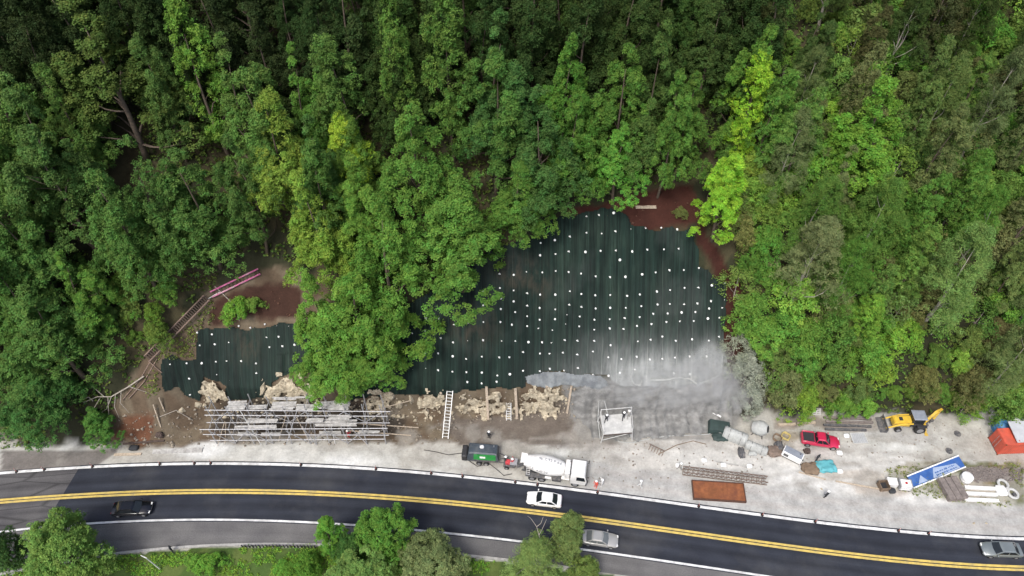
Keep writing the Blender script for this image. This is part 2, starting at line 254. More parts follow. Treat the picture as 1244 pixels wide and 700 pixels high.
# ---------------------------------------------------------------- mesh builder
class MB:
    def __init__(s): s.v = []; s.f = []
    def add(s, vs, fs):
        b = len(s.v); s.v += [tuple(p) for p in vs]; s.f += [[i + b for i in f] for f in fs]; return s
    def box(s, c, d, rot=None, taper=(1, 1), bev=0.0):
        """box centred at c with size d; taper scales the top"""
        x, y, z = d[0] / 2, d[1] / 2, d[2] / 2; tx, ty = taper
        if bev:
            k = min(bev, x * .9, y * .9, z * .9); rings = []
            for (zz, ins, t) in ((-z, k, 0), (-z + k, 0, 0), (z - k, 0, 1), (z, k, 1)):
                fx, fy = (tx, ty) if t else (1, 1); X, Y = x * fx - ins, y * fy - ins
                kk = k * .6
                rings.append([(X - kk, -Y), (X, -Y + kk), (X, Y - kk), (X - kk, Y), (-X + kk, Y), (-X, Y - kk), (-X, -Y + kk), (-X + kk, -Y)]); rings[-1] = [(a, b, zz) for a, b in rings[-1]]
            vs = [p for r in rings for p in r]; n = 8
            fs = [[i * n + j, i * n + (j + 1) % n, (i + 1) * n + (j + 1) % n, (i + 1) * n + j] for i in range(3) for j in range(n)] + [list(range(n))[::-1], list(range(3 * n, 4 * n))]
        else:
            vs = [(-x, -y, -z), (x, -y, -z), (x, y, -z), (-x, y, -z), (-x * tx, -y * ty, z), (x * tx, -y * ty, z), (x * tx, y * ty, z), (-x * tx, y * ty, z)]
            fs = [[3, 2, 1, 0], [4, 5, 6, 7], [0, 1, 5, 4], [1, 2, 6, 5], [2, 3, 7, 6], [3, 0, 4, 7]]
        c = Vector(c); vs = [((rot @ Vector(p)) if rot is not None else Vector(p)) + c for p in vs]
        return s.add(vs, fs)
    def tube(s, pts, r, n=6, caps=True):
        pts = [Vector(p) for p in pts]; rr = r if isinstance(r, (list, tuple)) else [r] * len(pts); rings = []; ref = Vector((.31, .17, .93)).normalized()
        for i, p in enumerate(pts):
            t = (pts[min(i + 1, len(pts) - 1)] - pts[max(i - 1, 0)]).normalized(); a = t.cross(ref)
            if a.length < .05: a = t.cross(Vector((1, 0, 0)))
            a.normalize(); b = t.cross(a)
            rings.append([p + (a * math.cos(2 * math.pi * k / n) + b * math.sin(2 * math.pi * k / n)) * rr[i] for k in range(n)])
        vs = [q for g in rings for q in g]; m = len(pts)
        fs = [[i * n + k, i * n + (k + 1) % n, (i + 1) * n + (k + 1) % n, (i + 1) * n + k] for i in range(m - 1) for k in range(n)]
        if caps: fs += [list(range(n))[::-1], list(range((m - 1) * n, m * n))]
        return s.add(vs, fs)
    def bar(s, a, b, wd, th):
        a = Vector(a); b = Vector(b); d = b - a; rot = d.to_track_quat('X', 'Z').to_matrix()
        return s.box((a + b) / 2, (d.length, wd, th), rot)
    def lathe(s, prof, n=20, M4=None):
        """prof: (x along axis, radius); axis = +x"""
        vs = [Vector((x, r * math.cos(2 * math.pi * k / n), r * math.sin(2 * math.pi * k / n))) for x, r in prof for k in range(n)]
        if M4 is not None: vs = [M4 @ p for p in vs]
        m = len(prof); fs = [[i * n + k, i * n + (k + 1) % n, (i + 1) * n + (k + 1) % n, (i + 1) * n + k] for i in range(m - 1) for k in range(n)]
        fs += [list(range(n))[::-1], list(range((m - 1) * n, m * n))]
        return s.add(vs, fs)
    def loft(s, rings, caps=True):
        n = len(rings[0]); vs = [p for r in rings for p in r]; m = len(rings)
        fs = [[i * n + k, i * n + (k + 1) % n, (i + 1) * n + (k + 1) % n, (i + 1) * n + k] for i in range(m - 1) for k in range(n)]
        if caps: fs += [list(range(n))[::-1], list(range((m - 1) * n, m * n))]
        return s.add(vs, fs)
    def quad(s, a, b, c, d, th):
        """thin slab on the face a b c d, standing proud of it by th"""
        a, b, c, d = map(Vector, (a, b, c, d)); n = (b - a).cross(d - a).normalized() * th; lo = -n * .4
        return s.add([a + lo, b + lo, c + lo, d + lo, a + n, b + n, c + n, d + n], [[3, 2, 1, 0], [4, 5, 6, 7], [0, 1, 5, 4], [1, 2, 6, 5], [2, 3, 7, 6], [3, 0, 4, 7]])
    def mesh(s, name):
        me = bpy.data.meshes.new(name); me.from_pydata(s.v, [], s.f); me.validate(); bm = bmesh.new(); bm.from_mesh(me); bmesh.ops.recalc_face_normals(bm, faces=bm.faces); bm.to_mesh(me); bm.free(); return me
    def build(s, name, m, parent=None, smooth=35):
        me = s.mesh(name); me.materials.append(m)
        if smooth: me.polygons.foreach_set('use_smooth', [True] * len(me.polygons)); me.set_sharp_from_angle(angle=R_(smooth))
        o = bpy.data.objects.new(name, me); COL.objects.link(o)
        if parent: o.parent = parent
        return o
def tag(o, label=None, cat=None, group=None, kind=None):
    for k, v in (('label', label), ('category', cat), ('group', group), ('kind', kind)):
        if v: o[k] = v
    return o
def thing(name, label, cat, loc, rz=0.0, group=None, rot=None):
    o = bpy.data.objects.new(name, None); COL.objects.link(o); o.location = loc; o.empty_display_size = .3
    o.rotation_euler = rot if rot is not None else (0, 0, rz); return tag(o, label, cat, group)
KIDS = {}
def copy_tree(r):
    c = r.copy(); COL.objects.link(c)
    for k in [k for k in KIDS.get(r.name) or r.children]:
        d = k.copy(); COL.objects.link(d); d.parent = c
        for g in k.children: e = g.copy(); COL.objects.link(e); e.parent = d
    return c
def heading(p, q):
    a = G(*p); b = G(*q); return math.atan2(b.y - a.y, b.x - a.x)
def np_mesh(name, V, F, attr=None):
    """mesh from numpy quads / tris"""
    me = bpy.data.meshes.new(name); n, k = F.shape
    me.vertices.add(len(V)); me.vertices.foreach_set('co', V.astype(np.float32).ravel())
    me.loops.add(n * k); me.loops.foreach_set('vertex_index', F.astype(np.int32).ravel())
    me.polygons.add(n); me.polygons.foreach_set('loop_start', np.arange(0, n * k, k, dtype=np.int32)); me.polygons.foreach_set('loop_total', np.full(n, k, np.int32))
    for nm, A in (attr or {}).items():
        a = me.attributes.new(nm, 'FLOAT_COLOR', 'POINT'); a.data.foreach_set('color', A.astype(np.float32).ravel())
    me.update(calc_edges=True); me.validate(); return me
# ================================================================ THE SETTING
# pixel outlines of what lies on the ground (used to lay materials on the terrain)
NET = [(600, 300), (655, 285), (668, 266), (702, 259), (745, 254), (764, 262), (768, 277), (843, 277), (846, 322), (884, 342), (881, 440), (879, 466), (840, 474), (790, 468), (752, 468), (736, 458), (700, 456), (655, 455), (640, 459), (638, 470), (560, 475), (552, 481), (480, 479), (424, 484), (424, 430), (470, 385), (540, 340)]
NETL = [(195, 438), (206, 428), (222, 437), (240, 436), (240, 402), (263, 395), (302, 398), (345, 392), (392, 396), (396, 452), (362, 451), (332, 464), (331, 484), (275, 486), (274, 468), (246, 459), (245, 486), (224, 484), (216, 474), (197, 475)]
REDTOP = [(690, 250), (720, 246), (770, 238), (850, 222), (870, 290), (900, 340), (900, 480), (880, 490), (870, 340), (840, 270), (760, 285), (690, 270)]
SOIL_L = [(120, 505), (170, 455), (185, 430), (255, 360), (330, 320), (400, 340), (400, 400), (500, 470), (640, 455), (735, 460), (730, 535), (560, 540), (500, 540), (380, 535), (250, 540), (140, 545)]
WET = [(690, 465), (900, 455), (905, 515), (860, 535), (770, 533), (700, 535)]
RED_L = [(268, 362), (325, 340), (365, 352), (365, 385), (300, 388), (258, 397), (250, 385)]
GRASS_R = [(1075, 570), (1130, 562), (1244, 560), (1244, 618), (1170, 612), (1110, 602), (1082, 590)]
GRAVEL_R = [(1168, 572), (1185, 566), (1244, 569), (1244, 584), (1185, 586)]
PUDDLE_L = [(100, 548), (480, 545), (480, 562), (100, 562)]
def terrain():
    xs = np.concatenate([-np.geomspace(70, 900, 16)[::-1], np.arange(-68, 68.1, .4), np.geomspace(70, 900, 16)])
    ys = np.concatenate([[-700, -350, -150, -60, -20, 0, 10, 16, 20, 24, 27], np.arange(29, 76, .4), np.arange(76, 106, 1.5), [110, 120, 135, 160, 200, 260, 340, 450, 700]])
    X, Y = np.meshgrid(xs, ys); Z = hgt(X, Y); V = np.stack([X, Y, Z], -1).reshape(-1, 3)
    nx = len(xs); ny = len(ys); i = (np.arange(ny - 1)[:, None] * nx + np.arange(nx - 1)[None]).ravel()
    F = np.stack([i, i + 1, i + nx + 1, i + nx], 1)
    u, v, dep = project(V); u = np.where(dep > 5, u, -999); v = np.where(dep > 5, v, -999)
    x = V[:, 0]; y = V[:, 1]
    nu = (fbm(x * .35, y * .35, 4) - .5) * 34; nv = (fbm(x * .35 + 50, y * .35 + 20, 4) - .5) * 26; uu = u + nu; vv = v + nv * .7
    C = np.zeros((len(V), 3)); C[:] = (.032, .034, .018)
    d = y - toe(x); f = fbm(x * .25 + 5, y * .25, 4)[:, None]
    C = np.where(f > .56, np.array([.055, .048, .026]), C); C = C * (.7 + .6 * f)
    def lay(mask, col, k=1.0):
        nonlocal C
        m = np.clip(mask, 0, 1)[:, None] * k; C = C * (1 - m) + np.array(col) * m
    yard = (1 - sm(-.6, .8, d + (fbm(x * .5, y * .5) - .5) * 2.4)) * (y > y_sh(x) - .6)
    g2 = fbm(x * .10 + 3, y * .16 + 8, 5)
    lay(yard, (.485, .482, .448)); lay(yard * sm(.50, .64, g2), (.60, .605, .585)); lay(yard * sm(.5, .36, g2), (.385, .37, .33), .85)
    lay(sm(-3, 4, polydist(uu, vv, SOIL_L)), (.118, .086, .058))
    f3 = fbm(x * .5 + 31, y * .5, 4); lay(sm(-3, 4, polydist(uu, vv, SOIL_L)) * sm(.5, .62, f3), (.165, .135, .095), .8)
    lay(sm(0, 6, polydist(uu, vv, [(262, 492), (300, 486), (450, 490), (500, 505), (480, 530), (262, 530)])), (.045, .038, .032), .85)  # shade between the scaffold decks, painted into the soil colour
    lay(sm(0, 4, polydist(uu, vv, [(560, 505), (740, 490), (760, 540), (690, 545), (560, 540), (540, 520)])), (.150, .128, .108), .9)
    lay(sm(-2, 3, polydist(uu, vv, WET)), (.21, .208, .198))
    lay(sm(-2, 3, polydist(uu, vv, REDTOP)), (.048, .017, .012)); lay(sm(-2, 3, polydist(uu, vv, RED_L)), (.050, .025, .018))
    lay(sm(-2, 4, polydist(uu, vv, [(195, 505), (150, 505), (140, 535), (180, 540)])), (.15, .055, .028), .7)
    lay(sm(0, 3, polydist(uu, vv, GRASS_R)), (.115, .12, .045), .9); lay(sm(.5, .62, fbm(x * .7, y * .7 + 9)) * sm(0, 3, polydist(uu, vv, GRASS_R)), (.24, .19, .11), .8)
    lay(sm(-1, 2, polydist(u + nu * .3, v + nv * .3, GRAVEL_R)), (.20, .175, .16))
    lay(sm(0, 5, polydist(uu, vv, [(1025, 585), (1105, 592), (1110, 604), (1040, 604)])), (.34, .25, .17), .8)
    lay(sm(0, 5, polydist(uu, vv, [(985, 565), (1075, 570), (1080, 590), (1000, 585)])), (.46, .37, .27), .7)
    lay(sm(0, 4, polydist(uu, vv, [(940, 505), (1065, 505), (1062, 525), (935, 522)])), (.24, .205, .17), .85)
    lay(sm(0, 4, polydist(uu, vv, [(955, 520), (975, 525), (970, 545), (935, 540)])), (.22, .18, .11), .7)
    lay(sm(0, 3, polydist(u, v + nv * .3, [(0, 546), (150, 546), (110, 575), (0, 575)])), (.15, .135, .125), .9)
    lay(sm(0, 4, polydist(uu, vv, [(700, 535), (930, 530), (1060, 540), (1237, 600), (1237, 655), (900, 612), (700, 590)])), (.56, .54, .51), .45)
    wet = sm(.60, .68, fbm(x * .22 + 60, y * .3 + 11, 5)); lay(yard * wet, (.30, .285, .255), .6)
    for k, (u1, v1, u2, v2) in enumerate([(640, 540, 1060, 560), (760, 545, 1237, 540), (930, 600, 1200, 530), (500, 550, 640, 545), (980, 560, 1237, 552)]):
        a = G(u1, v1); c = G(u2, v2); tt = np.clip((x - a.x) / (c.x - a.x), 0, 1); yc = a.y + (c.y - a.y) * tt + 1.3 * np.sin(tt * 3.1 + k) + (fbm(x * .1 + k * 9, x * 0 + k) - .5) * 2
        for off in (-.85, .85): lay(yard * np.exp(-((y - yc - off) / .28) ** 2) * (tt > .01) * (tt < .99) * (.35 + .8 * fbm(x * .8, y * .8 + k)), (.335, .315, .28), .6)
    lay((y > y_up(x) + .2) * (1 - sm(3.6, 4.6, y - y_up(x) + nv * .05)) * sm(4, 10, x), (.385, .387, .375), .85)
    # packed tyre tracks along the roadside
    tr = np.exp(-((y - y_up(x) - 3.1) / .5) ** 2) + np.exp(-((y - y_up(x) - 1.5) / .45) ** 2)
    lay(yard * tr * (x > 8), (.43, .40, .37), .55)
    lay((y < y_sh(x) - .2) * (y > -30) * (d < 0), (.055, .095, .022)); lay((y < y_sh(x) - .2) * sm(.52, .62, fbm(x * .5, y * .5)), (.10, .13, .035), .7)
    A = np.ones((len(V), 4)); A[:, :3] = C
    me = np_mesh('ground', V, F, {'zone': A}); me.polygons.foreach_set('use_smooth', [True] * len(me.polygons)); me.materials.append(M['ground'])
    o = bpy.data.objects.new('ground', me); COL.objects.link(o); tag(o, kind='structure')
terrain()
def strip(name, fa, fb, z, m, x0=-110, x1=110, n=160, skew=(0, 0), nt_=6):
    """sheet between the lines y=fa(x) and y=fb(x)"""
    t = np.linspace(0, 1, nt_); s = np.linspace(0, 1, n); V = []; UV = []
    for j in t:
        xx = (x0 + skew[0] * j) * (1 - s) + (x1 + skew[1] * j) * s; yy = fa(xx) * (1 - j) + fb(xx) * j
        V.append(np.stack([xx, yy, np.full(n, z)], 1)); UV.append(np.stack([xx, yy - y_ye(xx)], 1))
    V = np.concatenate(V); UV = np.concatenate(UV); i = (np.arange(nt_ - 1)[:, None] * n + np.arange(n - 1)[None]).ravel()
    F = np.stack([i, i + 1, i + n + 1, i + n], 1); me = np_mesh(name, V, F); uv = me.uv_layers.new(name='UVMap'); uv.data.foreach_set('uv', UV[F.ravel()].astype(np.float32).ravel())
    me.materials.append(m); o = bpy.data.objects.new(name, me); COL.objects.link(o); tag(o, kind='structure'); return o
XS = G(76, 600).x
strip('road', lambda x: y_lo(x) - .25, lambda x: y_up(x) + .35, .01, M['asphalt'], XS - .6, 110, skew=(1.3, 0))
strip('old_road', lambda x: y_lo(x) - .25, lambda x: y_up(x) + .35, .006, M['asphalt_old'], -110, XS - .55, 60, skew=(0, 1.3))
strip('shoulder', lambda x: y_sh(x), lambda x: y_lo(x) - .2, .0, M['shoulder'])
strip('road_marking', lambda x: y_ye(x) + .055, lambda x: y_ye(x) + .335, .016, M['line_yellow'], nt_=2)
strip('road_marking', lambda x: y_ye(x) - .335, lambda x: y_ye(x) - .055, .016, M['line_yellow'], nt_=2)
strip('road_marking', lambda x: y_lo(x) - .13, lambda x: y_lo(x) + .13, .016, M['line_white'], nt_=2)
POSTS = [(23, 566), (53, 572), (113, 565), (194, 564), (236, 563.5), (256, 562.5), (366, 563), (457, 568), (524, 573.5), (562, 578), (626, 586), (653, 589.5), (726, 599), (849, 615.5), (926, 625.5), (990, 632.5), (1091, 643.5), (1128, 648)]
gaps = [-110] + sorted(G(u, v).x for u, v in POSTS if u not in (23, 113, 256)) + [110]
for a, b in zip(gaps[:-1], gaps[1:]):
    strip('road_marking', lambda x: y_up(x) - .16, lambda x: y_up(x) + .2, .016, M['line_white'], a + .07, b - .07, 24, nt_=2)
def kerb():
    b = MB(); xs = np.linspace(-70, 10, 60); pts = [(x, float(y_sh(x))) for x in xs]
    for (xa, ya), (xb, yb) in zip(pts[:-1], pts[1:]): b.bar((xa, ya, .03), (xb + .01, yb, .03), .3, .26)
    tag(b.build('kerb', M['kerb']), kind='structure')
kerb()
# ---------------------------------------------------------------- netting, laid on the slope
def sheet(name, poly, step, off, m, edge=5.0, fold=.16, ef=.5, dustf=None, parent=None):
    us = [p[0] for p in poly]; vs_ = [p[1] for p in poly]
    U, Vv = np.meshgrid(np.arange(min(us) - 6, max(us) + 6, step), np.arange(min(vs_) - 6, max(vs_) + 6, step)); sh = U.shape
    P = T(U.ravel(), Vv.ravel()); x = P[:, 0]; z = P[:, 2]
    e = polydist(U.ravel() + (fbm(x * ef, z * ef) - .5) * edge * 2, Vv.ravel() + (fbm(x * ef * 1.2 + 9, z * ef * 1.2) - .5) * edge * 2, poly)
    inside = (e > 0).reshape(sh); q = inside[:-1, :-1] & inside[1:, :-1] & inside[:-1, 1:] & inside[1:, 1:]
    w = off + fold * (vnoise(x * 2.4, z * .12) - .3) + fold * 1.6 * (fbm(x * .45, z * .45) - .4) + fold * .6 * (fbm(x * 1.6, z * 1.1, 3) - .4)
    nrm = np.array([0, -.70, .71]); P = P + nrm * np.maximum(w, .04)[:, None]
    idx = np.arange(P.shape[0]).reshape(sh); ii, jj = np.nonzero(q)
    F = np.stack([idx[ii, jj], idx[ii + 1, jj], idx[ii + 1, jj + 1], idx[ii, jj + 1]], 1); used, inv = np.unique(F, return_inverse=True); F = inv.reshape(F.shape)
    at = {}
    if dustf is not None:
        A = np.zeros((len(used), 4)); A[:, :3] = dustf(U.ravel()[used], Vv.ravel()[used], P[used]); A[:, 3] = 1; at['dust'] = A
    me = np_mesh(name, P[used], F, at); me.polygons.foreach_set('use_smooth', [True] * len(me.polygons)); me.materials.append(m)
    o = bpy.data.objects.new(name, me); COL.objects.link(o)
    if parent: o.parent = parent
    return o
def dust_main(u, v, P):
    n = fbm(P[:, 0] * .3, P[:, 2] * .3, 4); r = np.exp(-((u - 800) / 90) ** 2 - ((v - 470) / 42) ** 2) * 1.15 + np.exp(-((u - 866) / 20) ** 2 - ((v - 452) / 24) ** 2) * 1.5
    r = r * (.45 + 1.1 * n) + .07 * sm(600, 840, u) * sm(300, 400, v) * n + .035 * sm(.5, .7, n)
    br = np.exp(-((u - 620) / 22) ** 2 - ((v - 330) / 18) ** 2) + .8 * np.exp(-((u - 575) / 30) ** 2 - ((v - 395) / 25) ** 2) + .5 * np.exp(-((u - 655) / 25) ** 2 - ((v - 345) / 25) ** 2)
    return np.stack([np.clip(r, 0, .95), np.clip(br, 0, 1), 0 * u], 1)
def dust_left(u, v, P):
    br = np.exp(-((u - 300) / 16) ** 2 - ((v - 418) / 25) ** 2) * .8; return np.stack([0.03 + 0 * u, br, 0 * u], 1)
nm = thing('slope_netting', 'large dark green netting pinned over the cut slope above the mixer truck', 'netting', T1(700, 400))
o = sheet('net', NET, 1.5, .14, M['net'], edge=7., dustf=dust_main); o.parent = nm; o.matrix_parent_inverse = Matrix.Translation(-nm.location)
FOLD = [(636, 456), (660, 452), (700, 453), (728, 456), (740, 466), (728, 472), (690, 466), (660, 470), (640, 466)]
o = sheet('loose_edge', FOLD, 1.1, .34, M['fabric_fold'], edge=3., fold=.3); o.parent = nm; o.matrix_parent_inverse = Matrix.Translation(-nm.location)
nl = thing('slope_netting', 'smaller ragged dark green netting pinned above the scaffold and below the dark ladder', 'netting', T1(280, 430))
o = sheet('net', NETL, 1.4, .14, M['net'], edge=5., dustf=dust_left); o.parent = nl; o.matrix_parent_inverse = Matrix.Translation(-nl.location)
o = sheet('flap', [(336, 430), (360, 429), (367, 448), (345, 453), (336, 453)], 1.3, .42, M['net'], edge=2., fold=.35, dustf=dust_left); o.parent = nl; o.matrix_parent_inverse = Matrix.Translation(-nl.location)
SHOT = [(692, 470), (728, 464), (752, 468), (790, 467), (842, 470), (872, 456), (892, 470), (896, 500), (880, 520), (850, 533), (790, 531), (770, 528), (715, 528), (700, 505)]
tag(sheet('concrete_wall', SHOT, 1.6, .16, M['shotcrete'], edge=12., fold=.4), 'rough wet grey sprayed concrete over the foot of the slope behind the white platform', 'wall')
EDGE = [[(764, 455), (770, 466), (777, 468), (779, 461)], [(790, 461), (806, 461), (826, 458), (838, 460), (848, 468)], [(848, 466), (862, 461), (874, 455)]]
for k, (e, lb) in enumerate(zip(EDGE, ['short crumpled strip of pale net hem above the platform workers', 'long pale net hem curling along the top of the wet concrete', 'pale net hem nearest the dust covered shrubs'])):
    b = MB(); b.tube([Vector(p) + Vector((0, -.3, .3)) for p in T([q[0] for q in e], [q[1] for q in e])], [.08 + .05 * ((i * 7 + k) % 3) for i in range(len(e))], 5)
    tag(b.build('net_hem', M['tarp_grey']), lb, 'net hem')
# ---------------------------------------------------------------- soil nail plates
def nails():
    A = [(637,50),(720,65),(535,70),(643,112),(720,131),(535,155),(643,177),(729,196),(187,235),(265,235),(357,272),(444,262),(537,256),(641,256),(710,272),(106,323),(181,310),(274,291),(277,354),(101,392),(182,374),(352,380),(438,370),(535,366),(648,370),(730,372),(180,441),(263,446),(350,464),(432,480),(527,467),(633,471),(694,470),(777,439),(108,543),(186,537),(262,548),(348,558),(435,560),(527,563),(621,581),(697,573),(777,552),(440,620),(527,628),(617,618)]
    B = [(20,68),(102,82),(181,90),(273,90),(361,70),(431,86),(516,94),(606,92),(709,97),(786,89),(20,131),(102,158),(178,171),(272,180),(357,152),(431,165),(518,174),(606,170),(701,170),(795,160),(30,196),(102,221),(178,243),(271,239),(343,212),(421,223),(511,242),(603,239),(694,233),(785,226),(11,272),(102,281),(170,294),(255,305),(335,268),(418,283),(509,303),(604,295),(687,299),(769,280),(30,372),(110,378),(193,379),(249,381),(331,366),(407,370),(509,371),(609,397),(774,373),(78,439),(179,447),(239,447),(319,443),(406,454),(501,436),(595,470),(674,481),(767,467),(78,552),(179,555),(240,540),(328,549),(410,536),(501,576),(596,583),(665,565),(757,545)]
    Cc = [(10,97),(86,89),(190,71),(269,63),(357,49),(441,48),(523,34),(603,22),(5,170),(95,160),(194,150),(268,147),(354,149),(435,143),(518,129),(598,121),(586,170),(507,174),(423,195),(340,198),(255,204),(167,206),(85,226),(68,280),(157,268),(247,256),(328,252),(413,250),(499,235),(570,231),(73,373),(151,364),(223,344),(304,370),(404,361),(505,369),(566,346),(67,467),(147,484),(222,480),(298,472),(388,465),(491,465),(292,567),(389,573)]
    D = [(662,116),(738,106),(662,215),(755,219),(384,276),(470,259),(561,238),(381,351),(474,344),(554,329),(656,331),(748,324),(134,465),(220,470),(299,451),(395,455),(475,447),(554,453),(628,462),(718,479),(137,550),(220,566),(302,580),(381,588),(473,590),(561,571),(630,585),(714,594),(143,611),(220,632),(302,658),(376,671),(473,680),(557,653),(630,666),(718,673),(143,677),(230,692)]
    E = [(27,94),(37,206),(130,192),(218,188),(316,184),(413,194),(40,323),(141,328),(231,317),(332,315),(421,312),(65,379),(5,484),(99,482),(200,466),(282,455),(366,442),(453,441),(544,429),(8,592),(110,598),(186,588),(290,571),(369,563),(457,549),(541,548),(624,534),(704,523)]
    Fl = [(354,143),(461,155),(653,95),(737,108),(841,82),(925,95),(1010,97),(584,212),(482,226),(373,235),(855,176),(942,172),(876,247),(968,240),(1055,230),(1151,256),(159,369),(279,363),(386,362),(490,351),(570,346),(672,348),(778,364),(298,473),(302,588),(494,445),(780,435),(1108,373),(588,487)]
    pts = []
    for L, ou, ov, s, left in ((A, 480, 340, 5, 0), (B, 620, 340, 5, 0), (Cc, 760, 340, 5, 0), (D, 580, 240, 5, 0), (E, 740, 240, 5, 0), (Fl, 180, 380, 5.924, 1)):
        for a, c in L:
            u, v = ou + a / s, ov + c / s
            if all(abs(u - p[0]) + abs(v - p[1]) > 4.5 for p in pts): pts.append((u, v, left))
    P = T([p[0] for p in pts], [p[1] for p in pts], .16)
    b = MB(); b.lathe([(-.05, .20), (.02, .215), (.045, .20), (.075, .08), (.14, .06), (.15, .03)], 10, Matrix.Rotation(R_(-90), 4, 'Y')); me = b.mesh('nail_plate'); me.materials.append(M['plate'])
    base = None
    for i, (p, q) in enumerate(zip(pts, P)):
        o = bpy.data.objects.new('nail_plate', me) if base is None else base.copy(); base = base or o; COL.objects.link(o)
        o.location = Vector(q) + Vector((0, -.05, .05)); o.rotation_euler = (R_(44), 0, random.random() * 3); k = .52 + .34 * random.random(); o.scale = (k, k, 1)
        if p[2]: tag(o, 'small white nail plate pinned on the smaller netting above the scaffold', 'nail plate', 'nail plates on the smaller netting')
        else: tag(o, 'small white nail plate in the grid on the large dark green netting', 'nail plate', 'nail plates on the large netting')
nails()
# ================================================================ VEGETATION
def rand_dir(rng, n):
    d = rng.normal(size=(n, 3)); return d / np.linalg.norm(d, axis=1)[:, None]
def norm(a): return a / np.maximum(np.linalg.norm(a, axis=-1, keepdims=True), 1e-9)
def leaf_mesh(name, P, Nn, S, tint, rng, asp=.62):
    n = len(P); t = norm(np.cross(Nn, rand_dir(rng, n))); b = np.cross(Nn, t); S = S[:, None]
    V = np.stack([P - t * S * .5, P + b * S * .5 * asp + Nn * S * .08, P + t * S * .5 - Nn * S * .10, P - b * S * .5 * asp + Nn * S * .08], 1).reshape(-1, 3)
    F = np.arange(4 * n).reshape(n, 4); A = np.ones((n, 4)); A[:, 0] = tint[:, 0]; A[:, 1] = tint[:, 1]
    me = np_mesh(name, V, F, {'tint': np.repeat(A, 4, 0)}); me.materials.append(M['leaf']); return me
def crown_mesh(name, seed, H, z0, prof, R, nl, lr, nt_, nleaf, ls, up=.55, spiky=1.0, rt=.55, asp=.62, lead=0):
    rng = np.random.RandomState(seed)
    t = (np.arange(nl) + rng.rand(nl)) / nl; ang = rng.rand(nl) * 6.28 + t * 40; rr = R * prof(t) * np.sqrt(.15 + .85 * rng.rand(nl))
    wob = 1 + .28 * np.sin(ang * 2 + seed) + .18 * np.sin(ang * 3 + seed * 2.1)
    L = np.stack([rr * wob * np.cos(ang), rr * wob * np.sin(ang), z0 + (H - z0) * t], 1); lrad = lr * (.6 + .75 * rng.rand(nl)) * (.55 + .6 * prof(t)); ltone = .84 + .32 * rng.rand(nl)
    if lead:                                   # several ascending leaders, each its own tapering spire
        q = np.arange(nl) % lead; la = rng.rand() * 6.28 + np.arange(lead) * 6.28 / lead + rng.rand(lead) * .7; lr0 = R * (.30 + .42 * rng.rand(lead)); lr0[0] = .05; lt = H * (.52 + .34 * rng.rand(lead)); lt[0] = H
        t = rng.rand(nl) ** .85; z = z0 * (.8 + .5 * rng.rand(nl)) + (lt[q] - z0) * t; loc = R * .52 * (1 - t) ** .9 + .05; a2 = rng.rand(nl) * 6.28; spread_ = 1.15 - .35 * t
        L = np.stack([lr0[q] * spread_ * np.cos(la[q]) + loc * np.cos(a2), lr0[q] * spread_ * np.sin(la[q]) + loc * np.sin(a2), z], 1); lrad = lr * (.62 + .6 * rng.rand(nl)) * (1.0 - .5 * t)
    k = np.repeat(np.arange(nl), nt_); m = len(k); out = norm(np.stack([L[k, 0], L[k, 1], np.zeros(m)], 1) + 1e-6)
    d = norm(rand_dir(rng, m) + .55 * out + up * np.array([0, 0, 1.])); Tp = L[k] + d * (lrad[k] * (.45 + .6 * rng.rand(m)))[:, None] * np.array([1, 1, spiky])
    tt = ltone[k] * (.8 + .4 * rng.rand(m)); th = rng.rand(m)
    q = np.repeat(np.arange(m), nleaf); n = len(q); d2 = norm(d[q] * .75 + rand_dir(rng, n) + np.array([0, 0, .25]))
    dist = rng.rand(n) ** .6; P = Tp[q] + d2 * (rt * dist)[:, None]; Nn = norm(d2 * .45 + np.array([0, 0, .55]) + rand_dir(rng, n) * .55)
    S = ls * (.7 + .6 * rng.rand(n)); tint = np.stack([tt[q] * (.88 + .24 * rng.rand(n)), np.clip(.6 * th[q] + .4 * rng.rand(n), 0, 1)], 1)
    return leaf_mesh(name, P, Nn, S, tint, rng, asp), L
def limb(a, b, rng, bend=.12, n=5):
    a = np.array(a); b = np.array(b); l = np.linalg.norm(b - a); o = rng.normal(size=3) * l * bend
    return [a + (b - a) * s + o * math.sin(s * math.pi) for s in np.linspace(0, 1, n)]
def trunk_mesh(name, seed, H, r, L, m, n=9, top=.85):
    rng = np.random.RandomState(seed + 99); b = MB(); tr = limb((0, 0, -1.2), (rng.normal() * .25, rng.normal() * .25, H * top), rng, .03, 8)
    b.tube(tr, [r * (1 - .9 * s) for s in np.linspace(0, 1, 8)], 7)
    for i in rng.permutation(len(L))[:n]:
        p = L[i]; zb = max(H * .12, p[2] - np.hypot(p[0], p[1]) * .9 - .6); s = np.clip((zb + 1.2) / (H * top + 1.2), 0, .95); k = s * 7; j = int(k)
        a = tr[j] * (1 - (k - j)) + tr[min(j + 1, 7)] * (k - j); rb = r * (1 - .9 * s) * .55
        b.tube(limb(a, p, rng), [rb, rb * .8, rb * .6, rb * .4, rb * .15], 5)
    me = b.mesh(name); me.materials.append(m); me.polygons.foreach_set('use_smooth', [True] * len(me.polygons)); return me
P_broad = lambda t: np.sin(np.clip(t * .86 + .13, 0, 1) * np.pi) ** .7 * (1.12 - .55 * t)
P_cone = lambda t: (1 - t) ** .75 * (.35 + .65 * np.minimum(1, t * 5 + .3)) + .06
P_col = lambda t: np.sin(np.clip(t * .9 + .1, 0, 1) * np.pi) ** .5 * (1 - .35 * t)
P_dome = lambda t: np.sqrt(np.clip(1 - (t * .98) ** 2, 0, 1))
SPEC = {}
